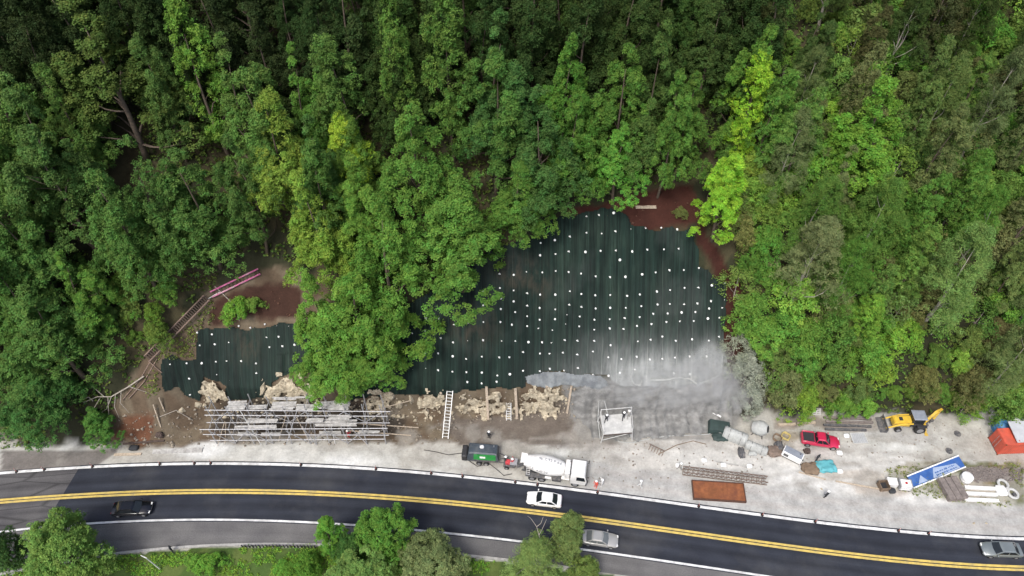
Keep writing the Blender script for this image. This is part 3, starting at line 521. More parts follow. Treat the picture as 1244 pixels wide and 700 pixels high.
def spec(kind, seeds, H, z0, prof, R, nl, lr, nt_, nleaf, ls, bark='bark', r=.32, **k):
    SPEC[kind] = []
    for s in seeds:
        cm, L = crown_mesh(kind + '_crown', s, H, z0, prof, R, nl, lr, nt_, nleaf, ls, **k); tm = trunk_mesh(kind + '_trunk', s, H, r, L, M[bark], 9 if H > 5 else 5)
        SPEC[kind].append((cm, tm, H, R, z0))
spec('broad', (1, 2, 3, 4, 5), 19, 3.2, P_broad, 4.8, 74, 1.6, 19, 33, .205, rt=.48, spiky=1.25, up=.75, lead=6)
spec('cone', (11, 12, 13, 14), 20, 3.0, P_cone, 4.7, 78, 1.35, 18, 33, .205, spiky=1.4, up=.85, rt=.46, lead=4)
spec('column', (21, 22, 23), 18, 2.5, P_col, 2.3, 46, 1.1, 18, 30, .20, spiky=1.35, up=.8, rt=.46)
spec('pine', (31, 32, 33), 15, 4.0, P_cone, 3.6, 62, 1.1, 15, 30, .20, bark='bark_pale', r=.24, asp=.28, rt=.5)
spec('round', (41, 42, 43), 9, 2.2, P_dome, 4.2, 95, 1.15, 22, 26, .19, rt=.42)
spec('shrub', (51, 52, 53, 54), 3.6, .3, P_dome, 1.9, 30, .7, 13, 22, .18, r=.09, rt=.4)
spec('twiggy', (61, 62, 63), 4.2, .4, P_dome, 1.9, 22, .8, 8, 10, .2, bark='dead', r=.09, rt=.5)
PROTO = {}
TREES = []
LK = (1.74, 1.80, 1.3)
def add_tree(kind, i, base, color, sxy, sz, label, cat='tree', group=None, rz=None, name=None):
    cm, tm, H, R, z0 = SPEC[kind][i % len(SPEC[kind])]; key = (kind, i % len(SPEC[kind]))
    nmz = name or {'broad': 'broadleaf_tree', 'cone': 'broadleaf_tree', 'column': 'slender_tree', 'pine': 'pine_tree', 'round': 'round_tree', 'shrub': 'shrub', 'twiggy': 'shrub'}[kind]
    if key not in PROTO:
        r = thing(nmz, label, cat, base); t = bpy.data.objects.new('trunk' if cat == 'tree' else 'stem', tm); c = bpy.data.objects.new('crown' if cat == 'tree' else 'foliage', cm)
        for o in (t, c): COL.objects.link(o); o.parent = r
        PROTO[key] = r
    else:
        r = copy_tree(PROTO[key]); r.name = nmz
        for k in ('label', 'category', 'group'):
            if k in r: del r[k]
        tag(r, label, cat)
    if group: r['group'] = group
    r.location = base; r.rotation_euler = (0, 0, random.random() * 6.28 if rz is None else rz); r.scale = (sxy, sxy, sz)
    for c in r.children:
        if c.data is cm: c.color = (color[0] * LK[0], color[1] * LK[1], color[2] * LK[2], 1)
    return r
def jit(c, k=.14):
    a = 1 + random.uniform(-k, k); return tuple(max(0, x * a * (1 + random.uniform(-k, k) * .5)) for x in c)
DARK = (.058, .112, .034); MID = (.068, .138, .034); BLUE = (.060, .120, .038); LIME = (.150, .275, .040); BRIGHT = (.080, .185, .036); YEL_ = (.155, .215, .045); OLIVE = (.085, .105, .042); GREYG = (.115, .145, .075); FRESH = (.105, .215, .042); TEALG = (.050, .108, .036)
def place(kind, i, u, v, wpx, H, color, label, group=None, rz=None, name=None, cat='tree'):
    """a tree whose crown centre is seen at u, v and whose crown is wpx wide"""
    cm, tm, H0, R0, z0 = SPEC[kind][i % len(SPEC[kind])]; c = (H + z0 * H / H0) / 2
    p = T1(u, v, c); base = on(p.x, p.y); _, _, dep = project(np.array([p.x, p.y, base.z + c])); sxy = wpx / 2 * dep / FPX / (R0 + .8)
    TREES.append((u, v, wpx / 2 + (14 if kind in ('column', 'pine') else 0), H * .42 * FPX / dep * (1.7 if kind in ('column', 'pine') else 1))); return add_tree(kind, i, base, color, sxy, H / H0, label, cat, group, rz, name)
# named trees on the slope
place('cone', 0, 130, 90, 175, 21, (.062, .095, .030), 'big olive green tree with a broad ragged crown near the top corner')
place('cone', 1, 75, 235, 130, 20, (.055, .105, .036), 'mid green broad tree below the big olive tree')
place('column', 0, 247, 95, 66, 21, (.085, .165, .036), 'tall narrow bright green tree standing beside the big olive tree')
place('broad', 1, 345, 180, 112, 21, (.118, .178, .040), 'large yellowish green tree with golden tips below the dark uphill trees')
place('column', 1, 428, 195, 62, 14, (.165, .250, .036), 'small vivid yellow green tree wedged between the two large crowns')
place('column', 2, 483, 95, 58, 22, (.068, .130, .034), 'tall spire shaped green tree, first of the twin spires')
place('column', 0, 545, 95, 66, 22, (.066, .125, .034), 'tall spire shaped green tree, broader of the twin spires')
place('broad', 0, 505, 200, 130, 21, (.070, .145, .036), 'large rich green tree below the twin spires')
place('cone', 2, 600, 140, 120, 21, (.056, .118, .034), 'deep green tree with layered crown uphill of the netting')
place('broad', 1, 636, 238, 96, 14, (.066, .138, .034), 'mid green tree directly above the top corner of the large netting')
place('broad', 3, 655, 190, 120, 19, (.045, .098, .034), 'dark green tree overhanging the top corner of the large netting')
place('broad', 2, 556, 280, 160, 18, (.070, .145, .036), 'large leafy green tree hanging over the upper edge of the large netting')
place('broad', 4, 470, 310, 125, 21, (.074, .155, .036), 'full green tree just behind the overhanging leafy tree')
place('broad', 3, 385, 285, 115, 20, (.118, .190, .040), 'pale yellow green tree standing above the small netting')
place('broad', 3, 408, 432, 104, 11, (.080, .162, .038), 'fresh green tree spilling over the end of the scaffold')
place('broad', 1, 455, 425, 100, 11, (.074, .152, .036), 'fresh green tree covering the lower corner of the large netting')
place('broad', 0, 434, 385, 156, 18, (.078, .160, .036), 'bright green tree reaching down between the two nettings to the scaffold')
place('cone', 1, 440, 255, 90, 18, (.085, .165, .038), 'tall green tree filling the middle of the tongue between the nettings')
place('cone', 3, 388, 385, 84, 17, (.086, .170, .038), 'fresh green tree beside the edge of the small netting', rz=1.2)
place('broad', 2, 752, 196, 84, 12, (.082, .200, .044), 'bright green bushy tree at the bare red soil')
place('cone', 1, 814, 158, 70, 18, (.072, .150, .038), 'mid green tree behind the white plank on red soil')
place('column', 1, 908, 130, 52, 16, (.165, .290, .036), 'narrow lime green tree rising above its wider lime neighbour')
place('cone', 2, 882, 235, 92, 14, (.160, .300, .040), 'wide lime green tree beside the top edge of the large netting')
place('pine', 0, 962, 185, 70, 15, (.105, .140, .072), 'thin grey green pine with a bare pale trunk beside the lime trees')
place('broad', 1, 1062, 155, 138, 17, (.092, .190, .036), 'large fresh green maple like tree with yellow tinged top')
place('pine', 1, 988, 312, 100, 15, (.125, .150, .085), 'dull olive pine with feathery crown right of the netting edge')
place('pine', 2, 1160, 330, 112, 18, (.110, .180, .068), 'broad tufted green pine above the yellow backhoe loader')
place('pine', 0, 1212, 115, 70, 16, (.085, .115, .060), 'grey green pine leaning out at the edge of the forest')
place('column', 0, 1050, 390, 42, 10, (.110, .210, .042), 'slim bright green sapling tree above the stacked steel beams')
place('broad', 2, 60, 400, 135, 17, BLUE, 'dense bluish green tree low on the forest edge')
place('broad', 4, 235, 250, 120, 18, BLUE, 'dense dark bluish green tree uphill of the pink ladder')
place('cone', 0, 100, 350, 80, 13, (.072, .150, .036), 'fresher green pointed tree in front of the bluish trees')
place('round', 0, 58, 478, 104, 8, (.044, .105, .036), 'low rounded green tree over the roadside at the old asphalt')
place('broad', 2, 118, 512, 56, 6.5, (.055, .130, .036), 'small round tree over the dark verge beside the red soil')
place('broad', 1, 20, 300, 80, 17, BLUE, 'dark bluish tree cut by the edge of the view below the olive tree')
# trees on the near side of the road
place('round', 0, 75, 672, 106, 9, (.098, .168, .052), 'big pale green round tree overhanging the shoulder near the old asphalt')
place('round', 1, 2, 668, 50, 7, (.035, .075, .028), 'dark green tree beside the big pale round tree')
place('column', 1, 400, 650, 36, 7.5, (.075, .175, .034), 'small slender tree on the verge opposite the double yellow line')
place('round', 2, 468, 645, 72, 8, (.076, .165, .038), 'mid green round tree overlapping the white edge line')
place('round', 0, 425, 665, 46, 5, (.040, .095, .030), 'small dark green round tree beside the slender tree')
place('round', 1, 438, 692, 92, 7, (.098, .165, .058), 'light green round tree below the mid green round tree')
place('round', 2, 528, 692, 100, 7.5, (.112, .142, .076), 'grey green round tree with frosted looking leaves')
place('round', 0, 368, 690, 44, 4, (.07, .15, .03), 'low green tree at the grass beside the light green round tree')
place('pine', 1, 648, 685, 92, 9, (.125, .180, .072), 'feathery grey green tree with bare twigs over the road', rz=.4)
place('column', 2, 690, 652, 50, 11, (.088, .122, .052), 'tall feathery tree reaching over the yellow lines between the white and silver cars')
place('round', 1, 710, 696, 46, 5, (.105, .150, .052), 'low olive tree under the feathery tall tree')
# forest filling
CLEAR = [[(700, 258), (712, 238), (745, 250), (768, 228), (855, 212), (850, 300), (885, 345), (900, 400), (930, 440), (935, 510), (480, 520), (500, 474), (505, 400), (580, 388), (600, 352), (640, 312), (655, 285), (668, 264)],
         [(140, 545), (132, 505), (164, 440), (220, 370), (246, 342), (322, 322), (352, 345), (362, 400), (375, 430), (380, 475), (480, 490), (480, 545)], [(100, 460), (180, 455), (180, 510), (105, 512)],
         [(930, 508), (1260, 500), (1260, 700), (-20, 700), (-20, 546), (930, 546)]]
def blocked(u, v, a, b, k=.86):
    th = np.linspace(0, 2 * np.pi, 16, endpoint=False); U = np.concatenate([u + a * k * np.cos(th), [u], u + .5 * a * np.cos(th)]); Vv = np.concatenate([v + b * k * np.sin(th), [v], v + .5 * b * np.sin(th)])
    return any(inpoly(U, Vv, c).any() for c in CLEAR)
random.seed(21)
def fill():
    n = 0; y = 51.0; row = 0
    while y < 104:
        x = -82 + (row % 2) * 3
        while x < 82:
            xx = x + random.uniform(-1.7, 1.7); yy = y + random.uniform(-1.6, 1.6); x += 5.3
            if yy < float(toe(xx)) + 1.0: continue
            p = on(xx, yy); H = random.uniform(16, 22)
            u0, v0, _ = project(np.array(p))
            right = u0 > 905
            if right: H = random.uniform(11, 17)
            if right and random.random() < .08: continue
            kinds = ['pine', 'cone', 'pine', 'column', 'column'] if right else ['broad', 'cone', 'broad', 'cone', 'column']
            kind = random.choice(kinds); i = random.randrange(5); cm, tm, H0, R0, z0 = SPEC[kind][i % len(SPEC[kind])]
            ok = False
            for k in range(3):
                c = (H + z0 * H / H0) / 2; u, v, dep = project(np.array([p.x, p.y, p.z + c])); sxy = H / H0 * random.uniform(.82, 1.0); a = (R0 + .8) * sxy * FPX / dep; b = (H - z0 * H / H0) / 2 * FPX / dep * .8 + a * .5
                if not blocked(u, v, a, b): ok = True; break
                H *= .72
            if not ok: continue
            if u < -70 or u > 1310 or v < -130: continue
            # keep the spots of the named trees free of rivals standing just before them
            if any(abs(u - q[0]) < max(q[2] * .6, 30) and -4 < (v - q[1]) < q[3] * 1.25 for q in TREES[:33]): continue
            hi = v < 95  # darkening at the top of the view is put into these leaf colours
            if right:
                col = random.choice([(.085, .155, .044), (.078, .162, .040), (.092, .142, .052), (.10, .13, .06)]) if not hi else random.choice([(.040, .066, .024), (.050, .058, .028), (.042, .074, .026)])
                lb, gp = ('thin dull green tree in the scrubby woods above the parked machines', 'trees of the scrubby woods above the machines')
            elif u < 335:
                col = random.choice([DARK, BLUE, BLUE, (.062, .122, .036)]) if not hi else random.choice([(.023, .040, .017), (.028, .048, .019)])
                lb, gp = ('dark green tree packed in the dense forest uphill of the small netting', 'trees of the dense forest above the small netting')
            else:
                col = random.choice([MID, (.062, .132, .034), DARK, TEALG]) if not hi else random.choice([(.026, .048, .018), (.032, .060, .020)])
                lb, gp = ('green tree packed in the dense forest uphill of the large netting', 'trees of the dense forest above the large netting')
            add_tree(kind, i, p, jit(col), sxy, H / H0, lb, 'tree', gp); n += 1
        y += 4.7; row += 1
    print('filled trees', n)
fill()
random.seed(5)
def shrubs():
    n = 0
    for k in range(1500):
        u = random.uniform(880, 1250); v = random.uniform(-20, 512)
        if inpoly(np.array([u]), np.array([v + 4]), CLEAR[0])[0] or (u > 930 and v > 503): continue
        P = T1(u, v)
        if any((P - q).length < 2.7 for q in SH): continue
        if 1055 < u < 1165 and v > 470: continue
        SH.append(P); s = random.uniform(.7, 1.4); dusty = 880 < u < 918 and v > 425
        if dusty: continue
        c = random.choice([(.085, .13, .045), (.09, .165, .042), (.075, .155, .038), (.12, .21, .045), (.11, .12, .058)]); kd = random.choice(['shrub', 'shrub', 'shrub', 'shrub', 'twiggy'])
        add_tree(kd, random.randrange(4), P, jit(c, .2), s, s * random.uniform(.8, 1.3), 'leafy green shrub in the tangled scrub above the parked machines', 'shrub', 'shrubs of the scrub above the machines'); n += 1
        if n > 190: break
    for k in range(120):
        u = random.uniform(95, 300); v = random.uniform(300, 500)
        if not inpoly(np.array([u]), np.array([v]), [(90, 495), (100, 440), (138, 400), (200, 335), (225, 312), (290, 296), (240, 285), (140, 320), (80, 410)])[0]: continue
        P = T1(u, v)
        if any((P - q).length < 1.9 for q in S2): continue
        S2.append(P); s = random.uniform(.6, 1.1)
        add_tree('shrub', random.randrange(4), P, jit(random.choice([(.075, .145, .038), (.095, .15, .045), (.06, .12, .036)]), .2), s, s, 'green bush crowding the uphill side of the dark ladder', 'shrub', 'bushes crowding the dark ladder')
    for k in range(160):
        u = random.uniform(938, 1245); v = random.uniform(476, 498 if u > 1165 else 488); P = T1(u, v)
        if any((P - q).length < 1.5 for q in S2): continue
        S2.append(P); s = random.uniform(.35, .55)
        add_tree('shrub', random.randrange(4), P, jit(random.choice([(.09, .16, .04), (.075, .14, .036), (.10, .12, .05)]), .2), s, s, 'low green bush on the edge of the scrub right behind the yard', 'shrub', 'low bushes edging the yard')
    n = 0
    for k in range(400):
        u = random.uniform(150, 330); v = random.uniform(340, 470)
        if v > 425 or (u > 236 and not (250 < u < 330 and v > 392)) or u > 210: continue
        if u > 205 and v > 385 and not (v > 455 and u < 240): continue
        if inpoly(np.array([u]), np.array([v]), [(180, 440), (255, 360), (262, 372), (190, 450)])[0] and random.random() < .9: continue
        P = T1(u, v)
        if any((P - q).length < 2.4 for q in SH): continue
        SH.append(P)
        s = random.uniform(.35, .75); add_tree('shrub', random.randrange(4), P, jit((.09, .15, .04), .2), s, s, 'low green shrub beside the dark ladder and small netting', 'shrub', 'shrubs beside the dark ladder'); n += 1
        if n > 20: break
SH = []; S2 = []
shrubs()
for (u, v, s, c, lb) in [(296, 385, .8, FRESH, 'fresh green shrub growing over the top edge of the small netting'), (312, 378, .55, (.11, .19, .05), 'small yellowish shrub beside the fresh green shrub on the netting edge'), (825, 262, .35, (.10, .12, .05), 'tiny shrub on the bare red soil beside the lime tree')]:
    add_tree('shrub', 1, T1(u, v), c, s, s, lb, 'shrub')
DUSTY = [(890, 432, .8), (888, 455, .7), (905, 450, .8), (898, 472, 1.0), (916, 478, .8), (908, 495, .9), (893, 494, .6)]
for k, (u, v, s) in enumerate(DUSTY):
    g = random.uniform(.85, 1.1); f = .5 * min(1, max(0, (v - 390) / 60))
    add_tree(('twiggy', 'twiggy', 'shrub')[k % 3], k, T1(u, v), (.13 * g + .17 * f, .145 * g + .165 * f, .11 * g + .27 * f), s, s * 1.1, 'shrub coated grey by cement dust beside the wet concrete wall', 'shrub', 'dust coated shrubs beside the wet concrete')
for k, (u, s) in enumerate([(240, .55), (262, .7), (345, .45)]):
    add_tree('shrub', k, T1(u, 686 + (k % 3) * 3), jit((.08, .165, .036)), s, s * .8, 'small bright green shrub on the grass verge below the kerb', 'shrub', 'shrubs on the grass verge')
def scatter(name, polys, n, ls, color, hmax, label=None, seed=3, nleaf=7, rt=.3):
    rng = np.random.RandomState(seed); us = np.concatenate([[q[0] for q in p] for p in polys]); vs_ = np.concatenate([[q[1] for q in p] for p in polys])
    u = rng.uniform(us.min(), us.max(), n * 3); v = rng.uniform(vs_.min(), vs_.max(), n * 3); ok = np.zeros(len(u), bool)
    for p in polys: ok |= inpoly(u, v, p)
    u = u[ok][:n]; v = v[ok][:n]; P = T(u, v); keep = fbm(P[:, 0] * .35, P[:, 1] * .35 + 40) > .42; P = P[keep]; m = len(P)
    q = np.repeat(np.arange(m), nleaf); d = norm(rand_dir(rng, len(q)) + np.array([0, 0, .8])); X = P[q] + d * rt * rng.rand(len(q))[:, None] + np.array([0, 0, 1]) * (rng.rand(m)[q] * hmax)[:, None]
    Nn = norm(d * .5 + np.array([0, 0, .5]) + rand_dir(rng, len(q)) * .5); tn = (.6 + .8 * rng.rand(m)); th = rng.rand(m)
    me = leaf_mesh(name, X, Nn, ls * (.6 + .8 * rng.rand(len(q))), np.stack([tn[q] * (.8 + .4 * rng.rand(len(q))), th[q]], 1), rng); o = bpy.data.objects.new(name, me); COL.objects.link(o); o.color = tuple(c * k for c, k in zip(color, LK)) + (1,); tag(o, label, kind='stuff'); return o
scatter('undergrowth', [[(890, 330), (900, 0), (1250, 0), (1250, 505), (1000, 503), (935, 495)], [(-10, 545), (-10, -5), (890, -5), (880, 215), (700, 240), (640, 290), (500, 370), (400, 330), (300, 310), (180, 430), (135, 500), (130, 545)]], 22000, .27, (.075, .115, .036), .7)
scatter('grass', [[(125, 676), (258, 669), (300, 664), (382, 662), (600, 682), (600, 700), (-10, 700), (-10, 690)]], 3500, .16, (.10, .19, .035), .12, seed=8)
scatter('weeds', [GRASS_R], 700, .15, (.13, .15, .055), .12, seed=9)
scatter('weeds', [[(185, 440), (260, 362), (262, 395), (240, 400), (236, 435), (190, 440)], [(150, 470), (190, 450), (195, 478), (170, 490)]], 420, .2, (.10, .125, .045), .3, seed=19)
def stones(name, polys, n, smin, smax, m, seed):
    rng = np.random.RandomState(seed); us = np.concatenate([[q[0] for q in p] for p in polys]); vs_ = np.concatenate([[q[1] for q in p] for p in polys])
    u = rng.uniform(us.min(), us.max(), n * 4); v = rng.uniform(vs_.min(), vs_.max(), n * 4); ok = np.zeros(len(u), bool)
    for p in polys: ok |= inpoly(u, v, p)
    P = T(u[ok][:n], v[ok][:n]); n = len(P); oc = np.array([(1, 0, 0), (0, 1, 0), (-1, 0, 0), (0, -1, 0), (0, 0, 1), (0, 0, -1)], float); F0 = np.array([(0, 1, 4), (1, 2, 4), (2, 3, 4), (3, 0, 4), (1, 0, 5), (2, 1, 5), (3, 2, 5), (0, 3, 5)])
    s = (smin + (smax - smin) * rng.rand(n) ** 3)[:, None, None]; th = rng.rand(n) * 6.28; c, sn = np.cos(th), np.sin(th); V = oc[None] * s * rng.uniform(.6, 1.3, (n, 6, 1)); X = V[..., 0] * c[:, None] - V[..., 1] * sn[:, None]; Y = V[..., 0] * sn[:, None] + V[..., 1] * c[:, None]
    V = np.stack([X, Y, V[..., 2] * .6], -1) + P[:, None]; me = np_mesh(name, V.reshape(-1, 3), (F0[None] + 6 * np.arange(n)[:, None, None]).reshape(-1, 3)); me.materials.append(m); o = bpy.data.objects.new(name, me); COL.objects.link(o); tag(o, kind='stuff')
stones('rubble', [[(140, 505), (250, 485), (480, 490), (560, 495), (560, 540), (380, 540), (150, 545)], [(560, 480), (700, 470), (705, 510), (560, 515)]], 900, .06, .34, M['rubble'], 4)
stones('rubble', [[(245, 480), (480, 486), (560, 488), (690, 484), (700, 505), (560, 512), (480, 512), (250, 510)]], 260, .14, .5, M['rock'], 14)
stones('rubble', [[(700, 262), (765, 255), (850, 240), (850, 275), (770, 278)], [(846, 300), (890, 345), (890, 440), (884, 440), (880, 345)], [(262, 372), (330, 345), (362, 365), (350, 392), (262, 395)]], 260, .07, .3, M['rust_dark'], 15)
stones('gravel', [[(930, 515), (1237, 505), (1237, 570), (1000, 560), (930, 560)], [(640, 535), (930, 535), (930, 600), (720, 590)]], 700, .03, .16, M['rubble'], 5)
stones('gravel', [GRAVEL_R], 600, .06, .2, M['board_brown'], 6)
# ================================================================ ROCKS AND TIMBER ON THE SLOPE
random.seed(31)
def rock_mesh(seed):
    rng = np.random.RandomState(seed); bm = bmesh.new(); bmesh.ops.create_icosphere(bm, subdivisions=3, radius=1); ax = rand_dir(rng, 16); off = rng.uniform(.42, .8, 16)
    for v in bm.verts:
        p = np.array(v.co)
        for a, o in zip(ax, off):
            k = p @ a
            if k > o: p = p - a * (k - o)
        v.co = p * (1 + .10 * (vnoise(p[0] * 3 + seed, p[1] * 3 + p[2] * 2) - .5))
    me = bpy.data.meshes.new('boulder'); bm.to_mesh(me); bm.free(); me.materials.append(M['rock']); return me
ROCKM = [rock_mesh(s) for s in (1, 2, 3, 4)]
ROCKS = [(249, 474, 12, 16), (256, 482, 12, 10), (266, 478, 9, 12), (318, 474, 12, 18), (327, 482, 12, 14), (345, 468, 16, 14), (358, 478, 14, 16), (372, 474, 14, 12), (455, 485, 14, 12), (470, 479, 18, 16), (484, 492, 16, 10), (513, 490, 14, 18), (522, 488, 12, 20), (532, 491, 12, 18), (560, 496, 12, 9), (570, 498, 16, 9), (582, 490, 12, 14), (590, 497, 12, 12), (604, 482, 14, 12), (612, 494, 18, 12), (640, 482, 14, 14), (650, 477, 16, 12), (644, 496, 22, 11), (658, 488, 16, 12), (672, 478, 14, 14), (684, 484, 10, 10), (500, 486, 10, 12), (220, 500, 10, 8), (240, 492, 9, 9)]
for k, (u, v, a, b) in enumerate(ROCKS):
    p = T1(u, v); o = bpy.data.objects.new('boulder', ROCKM[k % 4]); COL.objects.link(o); s = a / 2 / 9.6 * 1.45
    o.location = p + Vector((0, .25 * s, 0)); o.rotation_euler = (random.random() * .6, random.random() * .6, random.random() * 6); o.scale = (s, s * .8, s * b / a * 1.1)
    if u < 400: tag(o, 'cream weathered boulder bedded in the bank behind the scaffold', 'boulder', 'boulders behind the scaffold')
    else: tag(o, 'cream weathered boulder bedded in the bank under the large netting', 'boulder', 'boulders under the large netting')
OUT = [([(504, 482), (520, 476), (536, 480), (538, 503), (522, 508), (506, 500)], 'cream rock outcrop beside the long white ladder'), ([(562, 482), (590, 478), (616, 484), (618, 500), (590, 503), (560, 500)], 'cream rock outcrop between the tallest timber props'), ([(632, 476), (662, 470), (684, 474), (680, 496), (650, 503), (630, 500)], 'cream rock outcrop behind the short timber prop'), ([(448, 480), (462, 474), (482, 478), (478, 498), (452, 496)], 'cream rock outcrop at the end of the scaffold'), ([(245, 470), (262, 462), (276, 470), (274, 488), (248, 490)], 'cream rock outcrop in the torn gap of the smaller netting'), ([(314, 462), (345, 456), (385, 460), (384, 488), (330, 490)], 'brown rock outcrop under the loose flap of the smaller netting')]
for k, (pl, lb) in enumerate(OUT):
    o = sheet('rock_outcrop', pl, 1.0, .16, M['rock'], edge=24., fold=.2, ef=.9); me = o.data; n = len(me.vertices); c = np.zeros(n * 3, np.float32); me.vertices.foreach_get('co', c); c = c.reshape(-1, 3); q = vnoise(c[:, 0] * .9 + k, c[:, 2] * 1.1); q = np.floor(q * 6) / 6 + .5 * fbm(c[:, 0] * 2.6, c[:, 2] * .9)
    c[:, 1] -= q * .4; me.vertices.foreach_set('co', c.ravel()); me.update(); tag(o, lb, 'rock')
def pole(name, pts, r, m, label, cat, group=None, n=7):
    b = MB(); b.tube(pts, r, n); return tag(b.build(name, M[m]), label, cat, group)
def squared(name, a, b_, wd, th, m, label, cat, group=None):
    b = MB(); b.bar(a, b_, wd, th); return tag(b.build(name, M[m]), label, cat, group)
def lean(u1, v1, u2, v2, up=.25):
    """from a foot on the ground to a head against the slope"""
    return GT(u1, v1, .05), GT(u2, v2, up)
for (a, w_, lb) in [((593, 510, 591, 471), .32, 'tall pale timber prop leaning on the bank, furthest from the sprayed concrete'), ((628, 509, 626, 473), .34, 'tall pale timber prop beside the short grey ladder'), ((664, 487, 664, 470), .3, 'short pale timber prop on the cream boulders'), ((689, 502, 694, 470), .26, 'slanting pale timber prop nearest the sprayed concrete'), ((536, 489, 536, 478), .3, 'short pale timber stub above the white ladder')]:
    p, q = lean(*a); squared('timber_prop', p, q + Vector((0, -.2, .2)), w_, .2, 'timber', lb, 'timber')
for (a, lb) in [((195.5, 519, 189, 492), 'pale wooden stake standing on the bare brown soil'), ((200, 500, 196, 484), 'thin short wooden stake above the pale stake')]:
    p, q = lean(*a); pole('wooden_stake', [p, q + Vector((0, -.3, .3))], .09, 'timber', lb, 'stake')
def ladder(name, a, b_, width, n, m, label, cat='ladder', side=None, r=.05, rr=.035, group=None, part_m=None):
    a = Vector(a); b_ = Vector(b_); d = (b_ - a).normalized(); s = side or d.cross(Vector((0, -.6, .8))).normalized(); r0 = thing(name, label, cat, a, group=group); w2 = s * width / 2
    for sg in (-1, 1): q = MB(); q.bar(w2 * sg, (b_ - a) + w2 * sg, r * 2, r * 2); q.build('rail', M[m], r0)
    for i in range(n): t = (i + .6) / n; q = MB(); q.bar((b_ - a) * t - w2 * .96, (b_ - a) * t + w2 * .96, rr * 2, rr * 2); q.build('rung', M[part_m or m], r0)
    return r0
p, q = lean(541, 533, 547, 477, .5); ladder('ladder', p, q, .75, 15, 'alu', 'long white metal ladder leaning on the bank under the large netting', r=.048, rr=.04)
p, q = lean(618, 511, 618, 491, .3); ladder('ladder', p, q, .6, 7, 'alu', 'short grey ladder between two pale timber props', r=.05, rr=.045)
p, q = GT(787, 544, .12), GT(806, 553, .12); ladder('ladder', p, q, .95, 6, 'rebar', 'short rusty ladder lying flat on the pale yard in front of the platform', r=.05, rr=.045)
p, q = GT(181, 440, .7), GT(254, 367, .9); ladder('timber_ladder', p, q, .95, 34, 'ladder_wood', 'long rough pole ladder with dark rungs climbing beside the small netting', r=.07, rr=.055, part_m='timber_dark')
p, q = GT(258, 361, .5), GT(316, 333, .5); ladder('timber_ladder', p, q, .72, 13, 'pink', 'pink painted ladder at the head of the dark pole ladder', r=.07, rr=.05, part_m='timber_dark')
pole('wooden_pole', [GT(253, 367, .5), GT(268, 358, .5)], .08, 'timber_grey', 'pale pole end between the dark ladder and the pink ladder', 'pole')
for (pts, lb) in [([(188, 434), (172, 462), (150, 488)], 'long bare pole below the foot of the dark ladder, further from the netting'), ([(181, 440), (190, 448), (198, 455)], 'short bent bare pole at the foot of the dark ladder'), ([(192, 438), (176, 466), (158, 486)], 'long bare pole below the foot of the dark ladder, nearer the netting')]:
    pole('wooden_pole', [GT(u, v, .35) for u, v in pts], .06, 'ladder_wood', lb, 'pole')
squared('plank', GT(772, 252.5, .12), GT(797, 252.5, .12), .5, .12, 'timber', 'pale plank lying level on the bare red soil above the large netting', 'plank')
def dead_branch():
    b = MB(); Z = .9; main = [(178, 462), (160, 476), (140, 489), (124, 490), (108, 498)]
    P = [GT(u, v, Z + .2 * i) for i, (u, v) in enumerate(main)]; b.tube(P, [.10, .09, .08, .055, .02], 6)
    for pts in ([(140, 489), (134, 502), (120, 510)], [(132, 489), (122, 480), (112, 472)], [(145, 487), (143, 500), (148, 512)], [(160, 476), (172, 479), (184, 482)], [(126, 491), (118, 502), (110, 507)], [(136, 490), (136, 506), (137, 522)], [(118, 494), (112, 488), (103, 490)], [(152, 482), (150, 495), (160, 506)]):
        Q = [GT(u, v, Z + .35 - .2 * i) for i, (u, v) in enumerate(pts)]; b.tube(Q, [.055, .04, .015], 5)
    tag(b.build('dead_branch', M['dead']), 'bare bleached dead branch hanging at the forest edge over the brown soil', 'branch')
dead_branch()
for k, (pts, lb) in enumerate([([(262, 350), (285, 372), (292, 392)], 'thin bare stick sagging over the small netting edge'), ([(195, 508), (215, 500), (235, 512)], 'bent bare stick on the brown soil')]):
    pole('bare_stick', [GT(u, v, .3) for u, v in pts], .05, 'dead', lb, 'stick')
